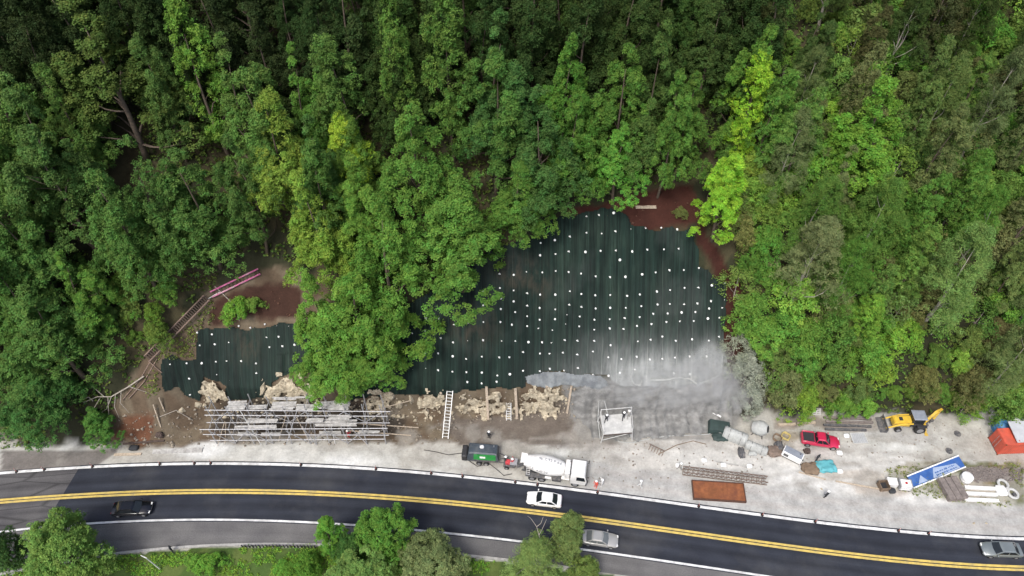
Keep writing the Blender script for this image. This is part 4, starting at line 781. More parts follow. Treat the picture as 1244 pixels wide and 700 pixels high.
# ================================================================ SCAFFOLD
def scaffold():
    x0 = G(262, 545).x; r = thing('scaffolding', 'long grey tube scaffold with weathered plank decks along the foot of the slope', 'scaffolding', (0, 0, 0)); rng = random.Random(4)
    x1 = G(468, 545).x; n = 9; xs = [x0 + (x1 - x0) * i / n for i in range(n + 1)]; yb, ym, yf = 52.2, 50.7, 49.0
    for i, x in enumerate(xs):                                          # trestle frames, each welded in one piece
        b = MB(); hb = 6.3 + rng.uniform(-.2, .6); hf = 3.9 + rng.uniform(-.3, .5); j = rng.uniform(-.32, .32)
        b.tube([(x, yb, 0.3), (x + j, yb, hb)], .075, 5); b.tube([(x + .02, ym, 0), (x + j, ym, hb)], .075, 5); b.tube([(x, yf, -.05), (x - j, yf, hf)], .075, 5)
        for z in (1.75, 3.55): b.tube([(x, yf - .1, z), (x, yb + .1, z)], .045, 5)
        b.tube([(x, ym - .1, 5.35), (x, yb + .1, 5.35)], .045, 5); b.tube([(x, ym, 1.0), (x, yf, 1.9)], .03, 5)
        b.build('frame', M['steel'], r)
    for y, zs in ((yf - .07, (1.0, 2.5, 3.7)), (ym - .07, (2.6, 4.4, 5.6))):
        for z in zs: b = MB(); b.tube([(x0 - 1.2 * rng.random(), y, z), (x1 + 1.3 * rng.random(), y, z + rng.uniform(-.4, .4))], .062, 5); b.build('ledger', M['steel'], r)
    for i in range(n):
        for y, za, zb in ((yf - .12, .4, 3.4), (ym - .12, 2.8, 5.2)):
            if rng.random() < .8: b = MB(); a, c = (xs[i], xs[i + 1]) if (i + (y > 50)) % 2 else (xs[i + 1], xs[i]); b.tube([(a, y, za), (c, y, zb)], .05, 5); b.build('brace', M['steel'], r)
    def deck(xa, xb, ya, yc, z, nb, m='timber_grey'):
        b = MB(); wd = (yc - ya) / nb
        for k in range(nb): e = rng.uniform(-.15, .15); b.box(((xa + xb) / 2 + e, ya + wd * (k + .5), z + rng.uniform(-.015, .015)), (xb - xa - .1, wd - .035, .05), Matrix.Rotation(rng.uniform(-.045, .045), 3, 'Z') @ Matrix.Rotation(rng.uniform(-.03, .03), 3, 'Y'))
        b.build('platform', M[m], r)
    for k in range(11):
        xa = rng.uniform(x0, x1 - 2); b = MB(); b.tube([(xa, rng.uniform(48.6, 49.2), rng.uniform(0, .6)), (xa + rng.uniform(-2.2, 2.6), rng.uniform(49.5, 51.5), rng.uniform(2.5, 6.3))], rng.choice([.04, .05, .06]), 5); b.build('brace', M[rng.choice(['steel', 'timber', 'alu'])], r)
    for (ua, ub, ya, yc, z, nb) in [(288, 311, 50.75, 52.1, 5.45, 4), (312, 335, 50.8, 51.5, 5.45, 2), (339, 368, 50.75, 52.0, 5.45, 5), (340, 367, 52.15, 52.6, 5.6, 2), (368, 390, 50.7, 51.6, 5.45, 4), (389, 408, 50.9, 52.0, 5.45, 3), (408, 432, 50.7, 52.1, 5.45, 5), (407, 433, 49.9, 50.6, 4.5, 3), (309, 346, 49.9, 50.6, 3.65, 3), (296, 346, 49.05, 49.6, 3.65, 2), (296, 320, 49.05, 49.6, 1.85, 2), (322, 346, 49.05, 49.6, 1.85, 2), (391, 440, 49.4, 50.5, 3.65, 5), (391, 418, 49.35, 49.8, 1.9, 2), (381, 402, 49.7, 50.3, 4.2, 2), (439, 465, 49.4, 49.9, 1.9, 2), (367, 391, 52.2, 52.5, 5.9, 1)]:
        deck(G(ua, 510).x * .985, G(ub, 510).x * .985, ya, yc, z, nb)
scaffold()
for (a, b_, lb) in [((432, 510, 2.2), (509, 520, .4), 'long pole sticking out low from the scaffold end toward the ladder'), ((450, 500, 3.0), (502, 496, 2.2), 'long level pole projecting from the scaffold end, upper one'), ((425, 517, 1.8), (500, 529, .3), 'long pole propped from the scaffold end to the soil, lowest one')]:
    squared('scaffold_pole', GT(a[0], a[1] + 14, a[2] * .9), GT(b_[0], b_[1] + 3, b_[2] + .3), .1, .1, 'timber', lb, 'pole')
b = MB(); b.box(GT(216, 548, .05), (6.4, .65, .12), Matrix.Rotation(.04, 3, 'Z')); tag(b.build('board', M['timber_grey']), 'long pale grey board lying on the verge beside the scaffold', 'board')
squared('plank', GT(139, 553, .1), GT(172, 552, .1), .35, .1, 'timber', 'tan plank lying on the dusty verge under the round trees', 'plank')
squared('plank', GT(150, 540, .15), GT(200, 536, .15), .25, .12, 'timber_dark', 'dark plank at the edge of the brown soil', 'plank')
def sack(name, p, s, m, label, cat='sack', rz=0, group=None, sq=.62):
    cr = cat in ('tarpaulin', 'heap', 'soil heap', 'bundle'); bm = bmesh.new(); bmesh.ops.create_icosphere(bm, subdivisions=4 if cr else 3, radius=.5); rg = random.Random(hash(label) % 99)
    for v in bm.verts:
        c = v.co; c.x = math.copysign(abs(c.x * 2) ** .6 / 2, c.x); c.y = math.copysign(abs(c.y * 2) ** .6 / 2, c.y); k = 1 + .18 * (float(vnoise(c.x * 5 + len(label), c.y * 5 + c.z * 3)) - .5); c *= k * (1 + (.75 * (float(fbm(c.x * 6 + len(label), c.y * 6 - c.z * 5, 3)) - .45) if cr else 0)); c.z = max(c.z * sq, -.2)
    me = bpy.data.meshes.new(name); bm.to_mesh(me); bm.free(); me.materials.append(M[m]); me.polygons.foreach_set('use_smooth', [True] * len(me.polygons)); o = bpy.data.objects.new(name, me); COL.objects.link(o)
    o.location = Vector(p) + Vector((0, 0, .2 * s[2])); o.scale = s; o.rotation_euler = (0, 0, rz); return tag(o, label, cat, group)
sack('sack', GT(163, 545), (1.2, .8, .9), 'cloth_dark', 'dark sack dumped on the verge beside the grey board')
sack('sack', GT(195, 530), (.8, .6, 1.5), 'timber_dark', 'dark bundle at the foot of the pale wooden stake', 'bundle')
# ================================================================ VEHICLES
def wheel(parent, x, y, r, wd, side):
    t = MB(); t.lathe([(-wd / 2, r * .62), (-wd / 2, r * .93), (-wd * .3, r), (wd * .3, r), (wd / 2, r * .93), (wd / 2, r * .62)], 18, Matrix.Translation((x, y, r)) @ Matrix.Rotation(R_(90), 4, 'Z'))
    o = t.build('wheel', M['rubber'], parent); h = MB(); h.lathe([(-.02, r * .60), (.015, r * .58), (.03, r * .3), (.05, r * .15)], 14, Matrix.Translation((x, y + side * wd / 2, r)) @ Matrix.Rotation(R_(90) * side, 4, 'Z')); h.build('rim', M['rim'], o); return o
def car_body(L, W, secs, mname, parent):
    """secs: x, half width, bottom z, top z"""
    b = MB(); rings = []
    for x, hw, z0, z1 in secs:
        m_ = z0 + (z1 - z0) * .55; rings.append([(x, -hw * .90, z0), (x, -hw, z0 + .12), (x, -hw, m_), (x, -hw * .93, z1 - .06), (x, -hw * .80, z1), (x, 0, z1 + .025), (x, hw * .80, z1), (x, hw * .93, z1 - .06), (x, hw, m_), (x, hw, z0 + .12), (x, hw * .90, z0)])
    b.loft(rings); return b.build('body', M[mname], parent, 40)
def car(name, label, cat, p, rz, paint, L=4.4, W=1.74, kind='sedan', gl='glass'):
    r = thing(name, label, cat, p, rz); h = L / 2; w2 = W / 2; up = .12 if kind == 'suv' else 0; bz = .88 + up; tz = 1.44 + (.32 if kind == 'suv' else .0)
    if kind == 'pickup': bz, tz, up = .98, 1.72, .15
    secs = [(-h, w2 * .82, .42 + up, bz - .22), (-h + .12, w2 * .94, .30 + up, bz - .06), (-h + .6, w2, .26 + up, bz), (-.3, w2, .26 + up, bz + .02), (.75, w2, .26 + up, bz), (h - .75, w2 * .98, .27 + up, bz - .08), (h - .25, w2 * .90, .30 + up, bz - .18), (h, w2 * .72, .42 + up, bz - .36)]
    bd = car_body(L, W, secs, paint, r)
    if kind == 'sedan': xb0, xb1, xt0, xt1 = -h + .55, h - 1.25, -h + 1.25, h - 2.0
    elif kind == 'suv': xb0, xb1, xt0, xt1 = -h + .15, h - 1.2, -h + .5, h - 1.85
    else: xb0, xb1, xt0, xt1 = -.72, h - 1.35, -.55, h - 2.1
    wb, wt = w2 * .90, w2 * .70; zb = bz - .02
    c = MB(); c.loft([[(xb0, -wb, zb), (xb1, -wb, zb), (xb1 + .08, 0, zb), (xb1, wb, zb), (xb0, wb, zb), (xb0 - .05, 0, zb)], [(xb0 + (xt0 - xb0) * .9, -wt - .035, tz - .10), (xb1 + (xt1 - xb1) * .9, -wt - .035, tz - .10), (xb1 + (xt1 - xb1) * .9 + .05, 0, tz - .09), (xb1 + (xt1 - xb1) * .9, wt + .035, tz - .10), (xb0 + (xt0 - xb0) * .9, wt + .035, tz - .10), (xb0 + (xt0 - xb0) * .9 - .04, 0, tz - .09)], [(xt0 + .08, -wt * .86, tz), (xt1 - .08, -wt * .86, tz), (xt1 - .05, 0, tz + .03), (xt1 - .08, wt * .86, tz), (xt0 + .08, wt * .86, tz), (xt0 + .05, 0, tz + .03)]]); c.build('cabin', M[paint], r, 30)
    def P(fx, fz, sy, end):       # a point on a slanted face of the cabin
        z = zb + (tz - .10 - zb) * fz; k = .9 * fz; wy = wb + (wt + .035 - wb) * fz
        x = (xb1 + (xt1 - xb1) * k) if end == 1 else (xb0 + (xt0 - xb0) * k)
        return x, wy * sy, z
    for end, nm, g in ((1, 'windshield', gl), (-1, 'rear_window', gl)):
        e = .012 * end; q = [P(0, .06, -.88, end), P(0, .06, .88, end), P(0, .97, .88, end), P(0, .97, -.88, end)]
        off = .085 if end == 1 else -.055
        b = MB(); ext = [(q[0][0], q[0][1], q[0][2]), (q[0][0] + off, 0, q[0][2]), (q[1][0], q[1][1], q[1][2]), (q[2][0], q[2][1], q[2][2]), (q[2][0] + off * .7, 0, q[2][2] + .01), (q[3][0], q[3][1], q[3][2])]
        fr = [Vector(a) + Vector((.02 * end, 0, .012)) for a in ext]; bk = [Vector(a) - Vector((.03 * end, 0, .02)) for a in ext]; b.loft([bk, fr]); b.build(nm, M[g], r, 20)
    for s in (-1, 1):
        split = [(.05, .47), (.52, .94)] if kind != 'suv' else [(.04, .30), (.33, .62), (.65, .95)]
        for f0, f1 in split:
            def S(f, fz): a = P(0, fz, s, -1); b2 = P(0, fz, s, 1); return (a[0] + (b2[0] - a[0]) * f, a[1] + s * .006, a[2])
            b = MB(); q = [S(f0, .12), S(f1, .12), S(f1 - (.06 if f1 > .9 else 0), .92), S(f0 + (.06 if f0 < .1 else 0), .92)]
            if s > 0: q = q[::-1]
            b.quad(*q, .014); b.build('side_window', M[gl], r, 20)
        for nm, x, m_, sz in (('headlight', h - .20, 'lamp_clear', (.26, .34, .12)), ('tail_light', -h + .10, 'lamp_red', (.14, .30, .14))):
            b = MB(); b.box((x, s * w2 * .62, bz - .27 if x > 0 else bz - .2), sz, bev=.04); b.build(nm, M[m_], r)
        b = MB(); b.box((xb1 - .12, s * (w2 + .09), bz + .08), (.13, .22, .14), bev=.03); b.build('mirror', M[paint if kind != 'suv' else 'plastic_dark'], r)
    for x in (-h + .82, h - .85):
        for s in (-1, 1): wheel(r, x, s * (w2 - .09), .32 + up * .5, .21, s)
    if kind == 'pickup':
        b = MB(); x0, x1 = -h + .10, -.85
        b.box(((x0 + x1) / 2, 0, bz + .035), (x1 - x0, W * .78, .03)); b.build('bed_liner', M['plastic_dark'], r)
        for s in (-1, 1): b = MB(); b.box(((x0 + x1) / 2, s * W * .43, bz + .12), (x1 - x0, .12, .24), bev=.03); b.build('bed_side', M[paint], r)
        b = MB(); b.box((x0 - .02, 0, bz + .12), (.1, W * .82, .24), bev=.03); b.build('tailgate', M[paint], r)
    else:
        b = MB(); b.box((h - .03, 0, .5 + up), (.08, W * .5, .16), bev=.02); b.build('grille', M['plastic_dark'], r)
    return r
def road_spot(u, v): p = G(u, v, .5); return Vector((p.x, p.y - .0, .012))
def road_dir(u, v): p = G(u, v); return math.atan(float(y_ye(p.x + 2) - y_ye(p.x - 2)) / 4)
car('parked_car', 'black car with glossy roof driving alone near the old asphalt patch', 'car', road_spot(161, 618), road_dir(161, 618), 'black_car', 4.75, 1.80)
bpy.data.objects['parked_car'].name = 'black_car'
car('white_car', 'white sedan under the overhanging tree beside the mixer truck', 'car', road_spot(661, 607), road_dir(661, 607) + math.pi, 'white_car', 4.35, 1.76)
car('silver_car', 'silver beige sedan partly hidden by the feathery tree', 'car', road_spot(729, 655), road_dir(729, 655), 'silver', 4.35, 1.76, gl='glass_pale')
car('grey_car', 'grey green car leaving the view at the far end of the road', 'car', road_spot(1216, 668), road_dir(1216, 668) + math.pi, 'grey_car', 4.6, 1.78)
car('pickup_truck', 'red pickup truck with dark open bed parked on the pale yard', 'pickup truck', GT(994.5, 538), heading((974, 537), (1016, 543)), 'red_car', 4.9, 1.8, 'pickup')
# --- concrete mixer truck
def mixer():
    a, b_ = G(640, 573), G(706, 583); rz = math.atan2(b_.y - a.y, b_.x - a.x); mid = G(672, 577)
    r = thing('mixer_truck', 'white concrete mixer truck with lettered drum parked beside the road edge', 'mixer truck', (mid.x, mid.y, .02), rz)
    b = MB(); [b.box((0, s * .42, .92), (8.0, .14, .26)) for s in (-1, 1)]; [b.box((x, 0, .92), (.14, .72, .2)) for x in (-3.7, -2.2, -.4, 1.2, 3.0)]; b.build('chassis', M['chassis'], r)
    for x in (-2.55, -1.35):
        for s in (-1, 1): wheel(r, x, s * 1.0, .5, .5, s)
    for s in (-1, 1): wheel(r, 2.85, s * 1.05, .5, .3, s)
    cb = MB(); cb.loft([[(2.25, -1.2, .75), (4.1, -1.2, .75), (4.1, 1.2, .75), (2.25, 1.2, .75)], [(2.2, -1.22, 1.7), (4.22, -1.22, 1.7), (4.22, 1.22, 1.7), (2.2, 1.22, 1.7)], [(2.2, -1.16, 2.6), (4.0, -1.16, 2.6), (4.0, 1.16, 2.6), (2.2, 1.16, 2.6)], [(2.3, -1.04, 2.78), (3.84, -1.04, 2.78), (3.84, 1.04, 2.78), (2.3, 1.04, 2.78)]]); cb.build('cab', M['mixer_white'], r, 40)
    b = MB(); b.quad((4.215, -1.06, 1.76), (4.215, 1.06, 1.76), (4.03, 1.02, 2.52), (4.03, -1.02, 2.52), .015); b.build('windshield', M['glass'], r)
    for s in (-1, 1):
        q = [(2.95, s * 1.218, 1.74), (4.08, s * 1.218, 1.74), (3.9, s * 1.168, 2.5), (2.95, s * 1.168, 2.5)]
        b = MB(); b.quad(*(q if s < 0 else q[::-1]), .02); b.build('side_window', M['glass'], r)
        b = MB(); b.box((4.32, s * 1.38, 2.1), (.1, .2, .5), bev=.03); b.tube([(4.15, s * 1.2, 2.45), (4.32, s * 1.38, 2.4)], .02, 5); b.build('mirror', M['plastic_dark'], r)
        b = MB(); b.box((4.16, s * .85, .92), (.16, .3, .2), bev=.03); b.build('headlight', M['lamp_clear'], r)
        b = MB(); b.box((-1.95, s * 1.02, 1.12), (2.9, .6, .06), bev=.02); b.build('fender', M['chassis'], r)
        b = MB(); b.box((.5, s * .95, .85), (1.1, .5, .6), bev=.05); b.build('side_tank', M['chassis'], r)
    b = MB(); b.box((4.17, 0, .62), (.2, 2.3, .3), bev=.04); b.build('bumper', M['chassis'], r)
    Mx = Matrix.Translation((-.95, 0, 2.28)) @ Matrix.Rotation(R_(9), 4, 'Y')
    dr = MB(); dr.lathe([(2.3, .45), (2.25, .80), (2.0, .95), (1.2, 1.12), (.4, 1.22), (-.5, 1.22), (-1.4, 1.06), (-2.4, .78), (-2.75, .66), (-2.8, .56)], 32, Mx); d = dr.build('drum', M['mixer_white'], r, 25)
    rg = random.Random(3)
    for row, zc, xa, xb in ((0, 1.62, -1.15, 1.7), (1, .22, -1.7, .3)):                 # the two lines of faded lettering round the drum, not legible in the photograph
        t = MB(); x = xa
        def rad(x): return float(np.interp(x, [-2.75, -2.4, -1.4, -.5, .4, 1.2, 2.0], [.66, .78, 1.06, 1.22, 1.22, 1.12, .95])) + .008
        while x < xb:
            wl = rg.uniform(.13, .24); th0 = zc
            for (dx, th, hw, hh) in rg.sample([(0, 0, .03, .16), (wl * .5, .13, wl * .5, .035), (wl * .5, -.13, wl * .5, .035), (wl, 0, .03, .16), (wl * .5, 0, wl * .4, .03)], 3):
                vs = []
                for sx, st in ((-1, -1), (1, -1), (1, 1), (-1, 1)):
                    X = x + dx + sx * hw; R2 = rad(X); ang = th0 + (th + st * hh) / R2; vs.append(Mx @ Vector((X, -(R2 + .025) * math.cos(ang), (R2 + .025) * math.sin(ang))))
                t.add(vs, [[0, 1, 2, 3]])
            x += wl + .12
            if rg.random() < .16: x += .22
        t.build('lettering', M['lettering'], d, 0)
    b = MB(); b.box((1.75, 0, 2.05), (.62, 2.0, 1.5), bev=.14); b.build('water_tank', M['mixer_white'], r)
    b = MB(); b.box((1.6, 0, 1.2), (1.0, 2.1, .12), bev=.03); b.box((1.35, 0, 1.6), (.2, 1.3, .8)); b.build('front_pedestal', M['mixer_white'], r)
    b = MB(); [b.bar((-3.5, s * .55, 1.0), (-3.55, s * .75, 2.6), .14, .14) for s in (-1, 1)]; b.box((-3.5, 0, 2.1), (.12, 1.5, .14)); b.build('rear_stand', M['chassis'], r)
    b = MB(); b.loft([[(-3.65, -.35, 2.55), (-3.2, -.3, 2.6), (-3.2, .3, 2.6), (-3.65, .35, 2.55)], [(-4.15, -.72, 3.2), (-3.4, -.6, 3.3), (-3.4, .6, 3.3), (-4.15, .72, 3.2)]]); b.box((-3.8, 0, 3.25), (.5, .9, .02)); b.build('hopper', M['mixer_white'], r)
    b = MB(); b.loft([[(-3.7, -.25, 1.75), (-3.7, .25, 1.75), (-3.7, .2, 1.95), (-3.7, -.2, 1.95)], [(-4.65, -.5, 1.2), (-4.65, 0, 1.2), (-4.65, -.05, 1.35), (-4.65, -.45, 1.35)]]); b.build('chute', M['chassis'], r)
    b = MB(); [b.tube([(-3.3 + q, -1.12, .9), (-3.3 + q, -.9, 3.0)], .03, 5) for q in (0, .4)]; [b.tube([(-3.3, -1.12 + .22 * t, .9 + 2.1 * t), (-2.9, -1.12 + .22 * t, .9 + 2.1 * t)], .025, 5) for t in (.15, .35, .55, .75, .95)]; b.build('ladder', M['mixer_white'], r)
    b = MB(); b.box((-.55, -1.15, 1.22), (.8, .25, .3), bev=.03); b.build('tool_box', M['mixer_white'], r)
    b = MB(); b.tube([(2.05, .7, 1.0), (2.05, .7, 2.9)], .07, 8); b.build('exhaust', M['chassis'], r)
mixer()
# --- compressor with a green side
def compressor():
    p = G(587, 556); rz = heading((566, 553), (606, 558)) * .6; r = thing('air_compressor', 'towed air compressor with slate canopy and bright green side panel', 'compressor', p, rz)
    b = MB(); b.loft([[(-1.9, -.95, .65), (2.0, -.95, .65), (2.0, .95, .65), (-1.9, .95, .65)], [(-1.95, -.98, 1.3), (2.05, -.98, 1.3), (2.05, .98, 1.3), (-1.95, .98, 1.3)], [(-1.75, -.72, 2.15), (1.85, -.72, 2.15), (1.85, .8, 2.15), (-1.75, .8, 2.15)], [(-1.55, -.55, 2.26), (1.65, -.55, 2.26), (1.65, .65, 2.26), (-1.55, .65, 2.26)]]); b.build('canopy', M['slate'], r, 30)
    b = MB(); b.quad((-1.1, -.985, 1.22), (1.75, -.985, 1.22), (1.7, -.74, 2.1), (-1.05, -.74, 2.1), .03); gp = b.build('side_panel', M['green'], r)
    b = MB(); b.quad((-.3, -.94, 1.5), (.4, -.94, 1.5), (.4, -.86, 1.78), (-.3, -.86, 1.78), .03); b.build('badge', M['lamp_clear'], gp)
    b = MB(); b.quad((-1.0, -1.0, .75), (1.9, -1.0, .75), (1.9, -1.0, 1.2), (-1.0, -1.0, 1.2), .02); b.build('lower_panel', M['chassis'], r)
    for x in (-.4, .5):
        for s in (-1, 1): wheel(r, x, s * 1.05, .36, .26, s)
    b = MB(); b.box((-2.3, -.1, 1.1), (.7, 1.7, 1.3), bev=.15); b.build('engine_end', M['plastic_dark'], r)
    b = MB(); [b.tube([(2.0, s * .5, .6), (3.1, 0, .55)], .06, 6) for s in (-1, 1)]; b.tube([(2.9, 0, .6), (2.9, 0, .05)], .05, 6); b.build('drawbar', M['chassis'], r)
    b = MB(); b.tube([(1.4, .4, 2.2), (1.4, .4, 2.5)], .07, 8); b.build('exhaust', M['steel'], r)
    sack('sack', p + Vector((-.1, .25, 2.2)), (.55, .45, .5), 'white', 'white bag lying on top of the green sided compressor')
compressor()
def pump():
    p = G(619, 566); r = thing('concrete_pump', 'small rusty concrete pump with hopper between compressor and mixer truck', 'pump', p, -.15)
    b = MB(); b.box((0, 0, .55), (1.5, .9, .35), bev=.04); b.build('frame', M['chassis'], r)
    b = MB(); b.box((-.2, 0, .95), (.6, .6, .5), bev=.06); b.build('motor', M['vest_red'], r)
    b = MB(); b.loft([[(.3, -.25, .7), (.75, -.25, .7), (.75, .25, .7), (.3, .25, .7)], [(.1, -.5, 1.25), (1.0, -.5, 1.25), (1.0, .5, 1.25), (.1, .5, 1.25)]]); b.build('hopper', M['steel'], r)
    for s in (-1, 1): wheel(r, -.3, s * .55, .3, .16, s)
    b = MB(); b.tube([(-.75, 0, .6), (-1.4, 0, .5)], .05, 6); b.build('drawbar', M['chassis'], r)
pump()
def hose(name, pts, r, m, label, z=.05): return pole(name, [GT(u, v, z) for u, v in pts], r, m, label, 'hose')
hose('hose', [(566, 550), (545, 553), (528, 549), (515, 547)], .05, 'hose_black', 'dark hose trailing from the compressor toward the scaffold')
hose('hose', [(568, 559), (580, 567), (595, 564), (604, 571), (612, 578), (622, 576)], .05, 'hose_black', 'dark hose looping in front of the green sided compressor')
hose('hose', [(742, 528), (752, 537), (768, 538), (790, 533), (812, 530), (860, 528), (872, 524)], .06, 'tarp_grey', 'pale grey hose running from the white platform to the grey tarps')
hose('hose', [(800, 552), (822, 541), (842, 536), (858, 540)], .05, 'crate', 'brown hose lying on the pale yard below the wet concrete')
# --- backhoe loader
def backhoe():
    p = GT(1103, 518); rz = heading((1075, 517), (1130, 519)); r = thing('backhoe_loader', 'yellow backhoe loader with grey cab roof parked against the scrub', 'backhoe loader', p, rz + math.pi)
    # local +x is the loader bucket end
    b = MB(); b.loft([[(.3, -.55, .8), (2.5, -.5, .8), (2.5, .5, .8), (.3, .55, .8)], [(.3, -.58, 1.6), (2.45, -.5, 1.5), (2.45, .5, 1.5), (.3, .58, 1.6)], [(.3, -.48, 1.85), (2.3, -.4, 1.68), (2.3, .4, 1.68), (.3, .48, 1.85)]]); b.build('hood', M['yellow'], r, 30)
    b = MB(); b.box((1.6, 0, 1.79), (.45, .5, .06), Matrix.Rotation(R_(5), 3, 'Y')); b.build('vent', M['plastic_dark'], r)
    b = MB(); b.box((0, 0, .75), (4.6, .7, .35), bev=.05); b.build('chassis', M['chassis'], r)
    cab_ = MB(); [cab_.bar((x, s * .68, 1.0), (x * .92 - .05, s * .62, 2.72), .1, .1) for x in (.35, -1.1) for s in (-1, 1)]; cab_.box((-.4, 0, 1.25), (1.5, 1.4, .5), bev=.05); cab_.build('cab', M['plastic_dark'], r)
    b = MB(); b.box((-.42, 0, 2.2), (1.38, 1.26, .9), taper=(.94, .94)); b.build('cab_glass', M['glass'], r)
    b = MB(); b.box((-.42, 0, 2.80), (1.75, 1.55, .16), taper=(.9, .9), bev=.05); b.build('cab_roof', M['grey_roof'], r)
    for s in (-1, 1):
        wheel(r, -.95, s * .92, .72, .45, s); wheel(r, 1.75, s * .85, .45, .32, s)
        b = MB(); b.box((-.95, s * .95, 1.52), (1.3, .5, .1), bev=.04); b.build('fender', M['plastic_dark'], r)
        b = MB(); b.tube([(.2, s * .72, 1.75), (1.6, s * .72, 1.55), (2.9, s * .72, .75), (3.3, s * .7, .5)], [.11, .12, .11, .1], 6); b.build('loader_arm', M['yellow'], r)
        b = MB(); b.tube([(-1.7, s * .75, .9), (-1.95, s * 1.15, .1)], .09, 6); b.box((-1.98, s * 1.2, .06), (.4, .4, .1)); b.build('stabiliser', M['yellow'], r)
    b = MB(); pr = [(3.15, .05), (3.95, .05), (4.05, .12), (3.45, .25), (3.25, .55), (3.35, 1.0), (3.25, 1.05), (3.1, .6)]
    b.loft([[(x, -1.15, z) for x, z in pr], [(x, 1.15, z) for x, z in pr]]); b.build('bucket', M['chassis'], r, 30)
    b = MB(); b.box((-1.6, 0, 1.0), (.25, 1.7, .5), bev=.04); b.build('boom_mount', M['yellow'], r)
    b = MB(); b.bar((-1.7, 0, 1.0), (-3.0, -.75, 2.7), .3, .34); b.bar((-3.0, -.75, 2.7), (-3.9, -1.3, 2.35), .28, .3); b.build('boom', M['yellow'], r)
    b = MB(); b.bar((-3.75, -1.2, 2.5), (-3.25, -.75, .9), .22, .26); b.build('dipper', M['yellow'], r)
    b = MB(); pr = [(-3.25, .9), (-2.85, .85), (-2.7, .5), (-2.95, .2), (-3.0, .5), (-3.2, .6)]; b.loft([[(x, -.95, z) for x, z in pr], [(x, -.45, z) for x, z in pr]]); b.build('digging_bucket', M['chassis'], r, 30)
backhoe()
# ================================================================ WORK PLATFORM
def platform():
    A = G(733, 528, 1.9); B = G(768, 525, 1.9); Cn = G(766, 502, 1.9); D = G(729, 505, 1.9); q = [Vector(p) for p in (A, B, Cn, D)]; ctr = sum(q, Vector()) / 4
    r = thing('work_platform', 'white dusted work platform on tube legs below the wet concrete', 'platform', (0, 0, 0))
    b = MB(); b.loft([[p - Vector((0, 0, .1)) for p in q], q]); b.build('deck', M['deck_dust'], r)
    for k, p in enumerate(q):
        g = on(p.x, p.y); out = (p - ctr).normalized() * .25; b = MB(); b.tube([(p.x + out.x, p.y + out.y, g.z - .1), p + Vector((0, 0, 0)), p + Vector((-out.x * .2, -out.y * .2, 1.5 if k > 1 else 1.0))], .07, 6); b.build('leg', M['alu'], r)
    for i, j, h in ((2, 3, 1.4), (3, 0, .9), (1, 2, .9)): b = MB(); b.tube([q[i] + Vector((0, 0, h)), q[j] + Vector((0, 0, h if (i, j) == (2, 3) else .9))], .045, 6); b.build('rail', M['alu'], r)
    for i, j in ((0, 1), (3, 0), (1, 2)): b = MB(); b.tube([Vector((q[i].x, q[i].y, .5)), q[j] - Vector((0, 0, .15))], .04, 6); b.build('brace', M['alu'], r)
    b = MB(); b.tube([q[0] - Vector((0, .05, .16)), q[1] - Vector((0, .05, .16))], .07, 6); b.build('front_beam', M['timber_dark'], r)
    return q
PQ = platform()
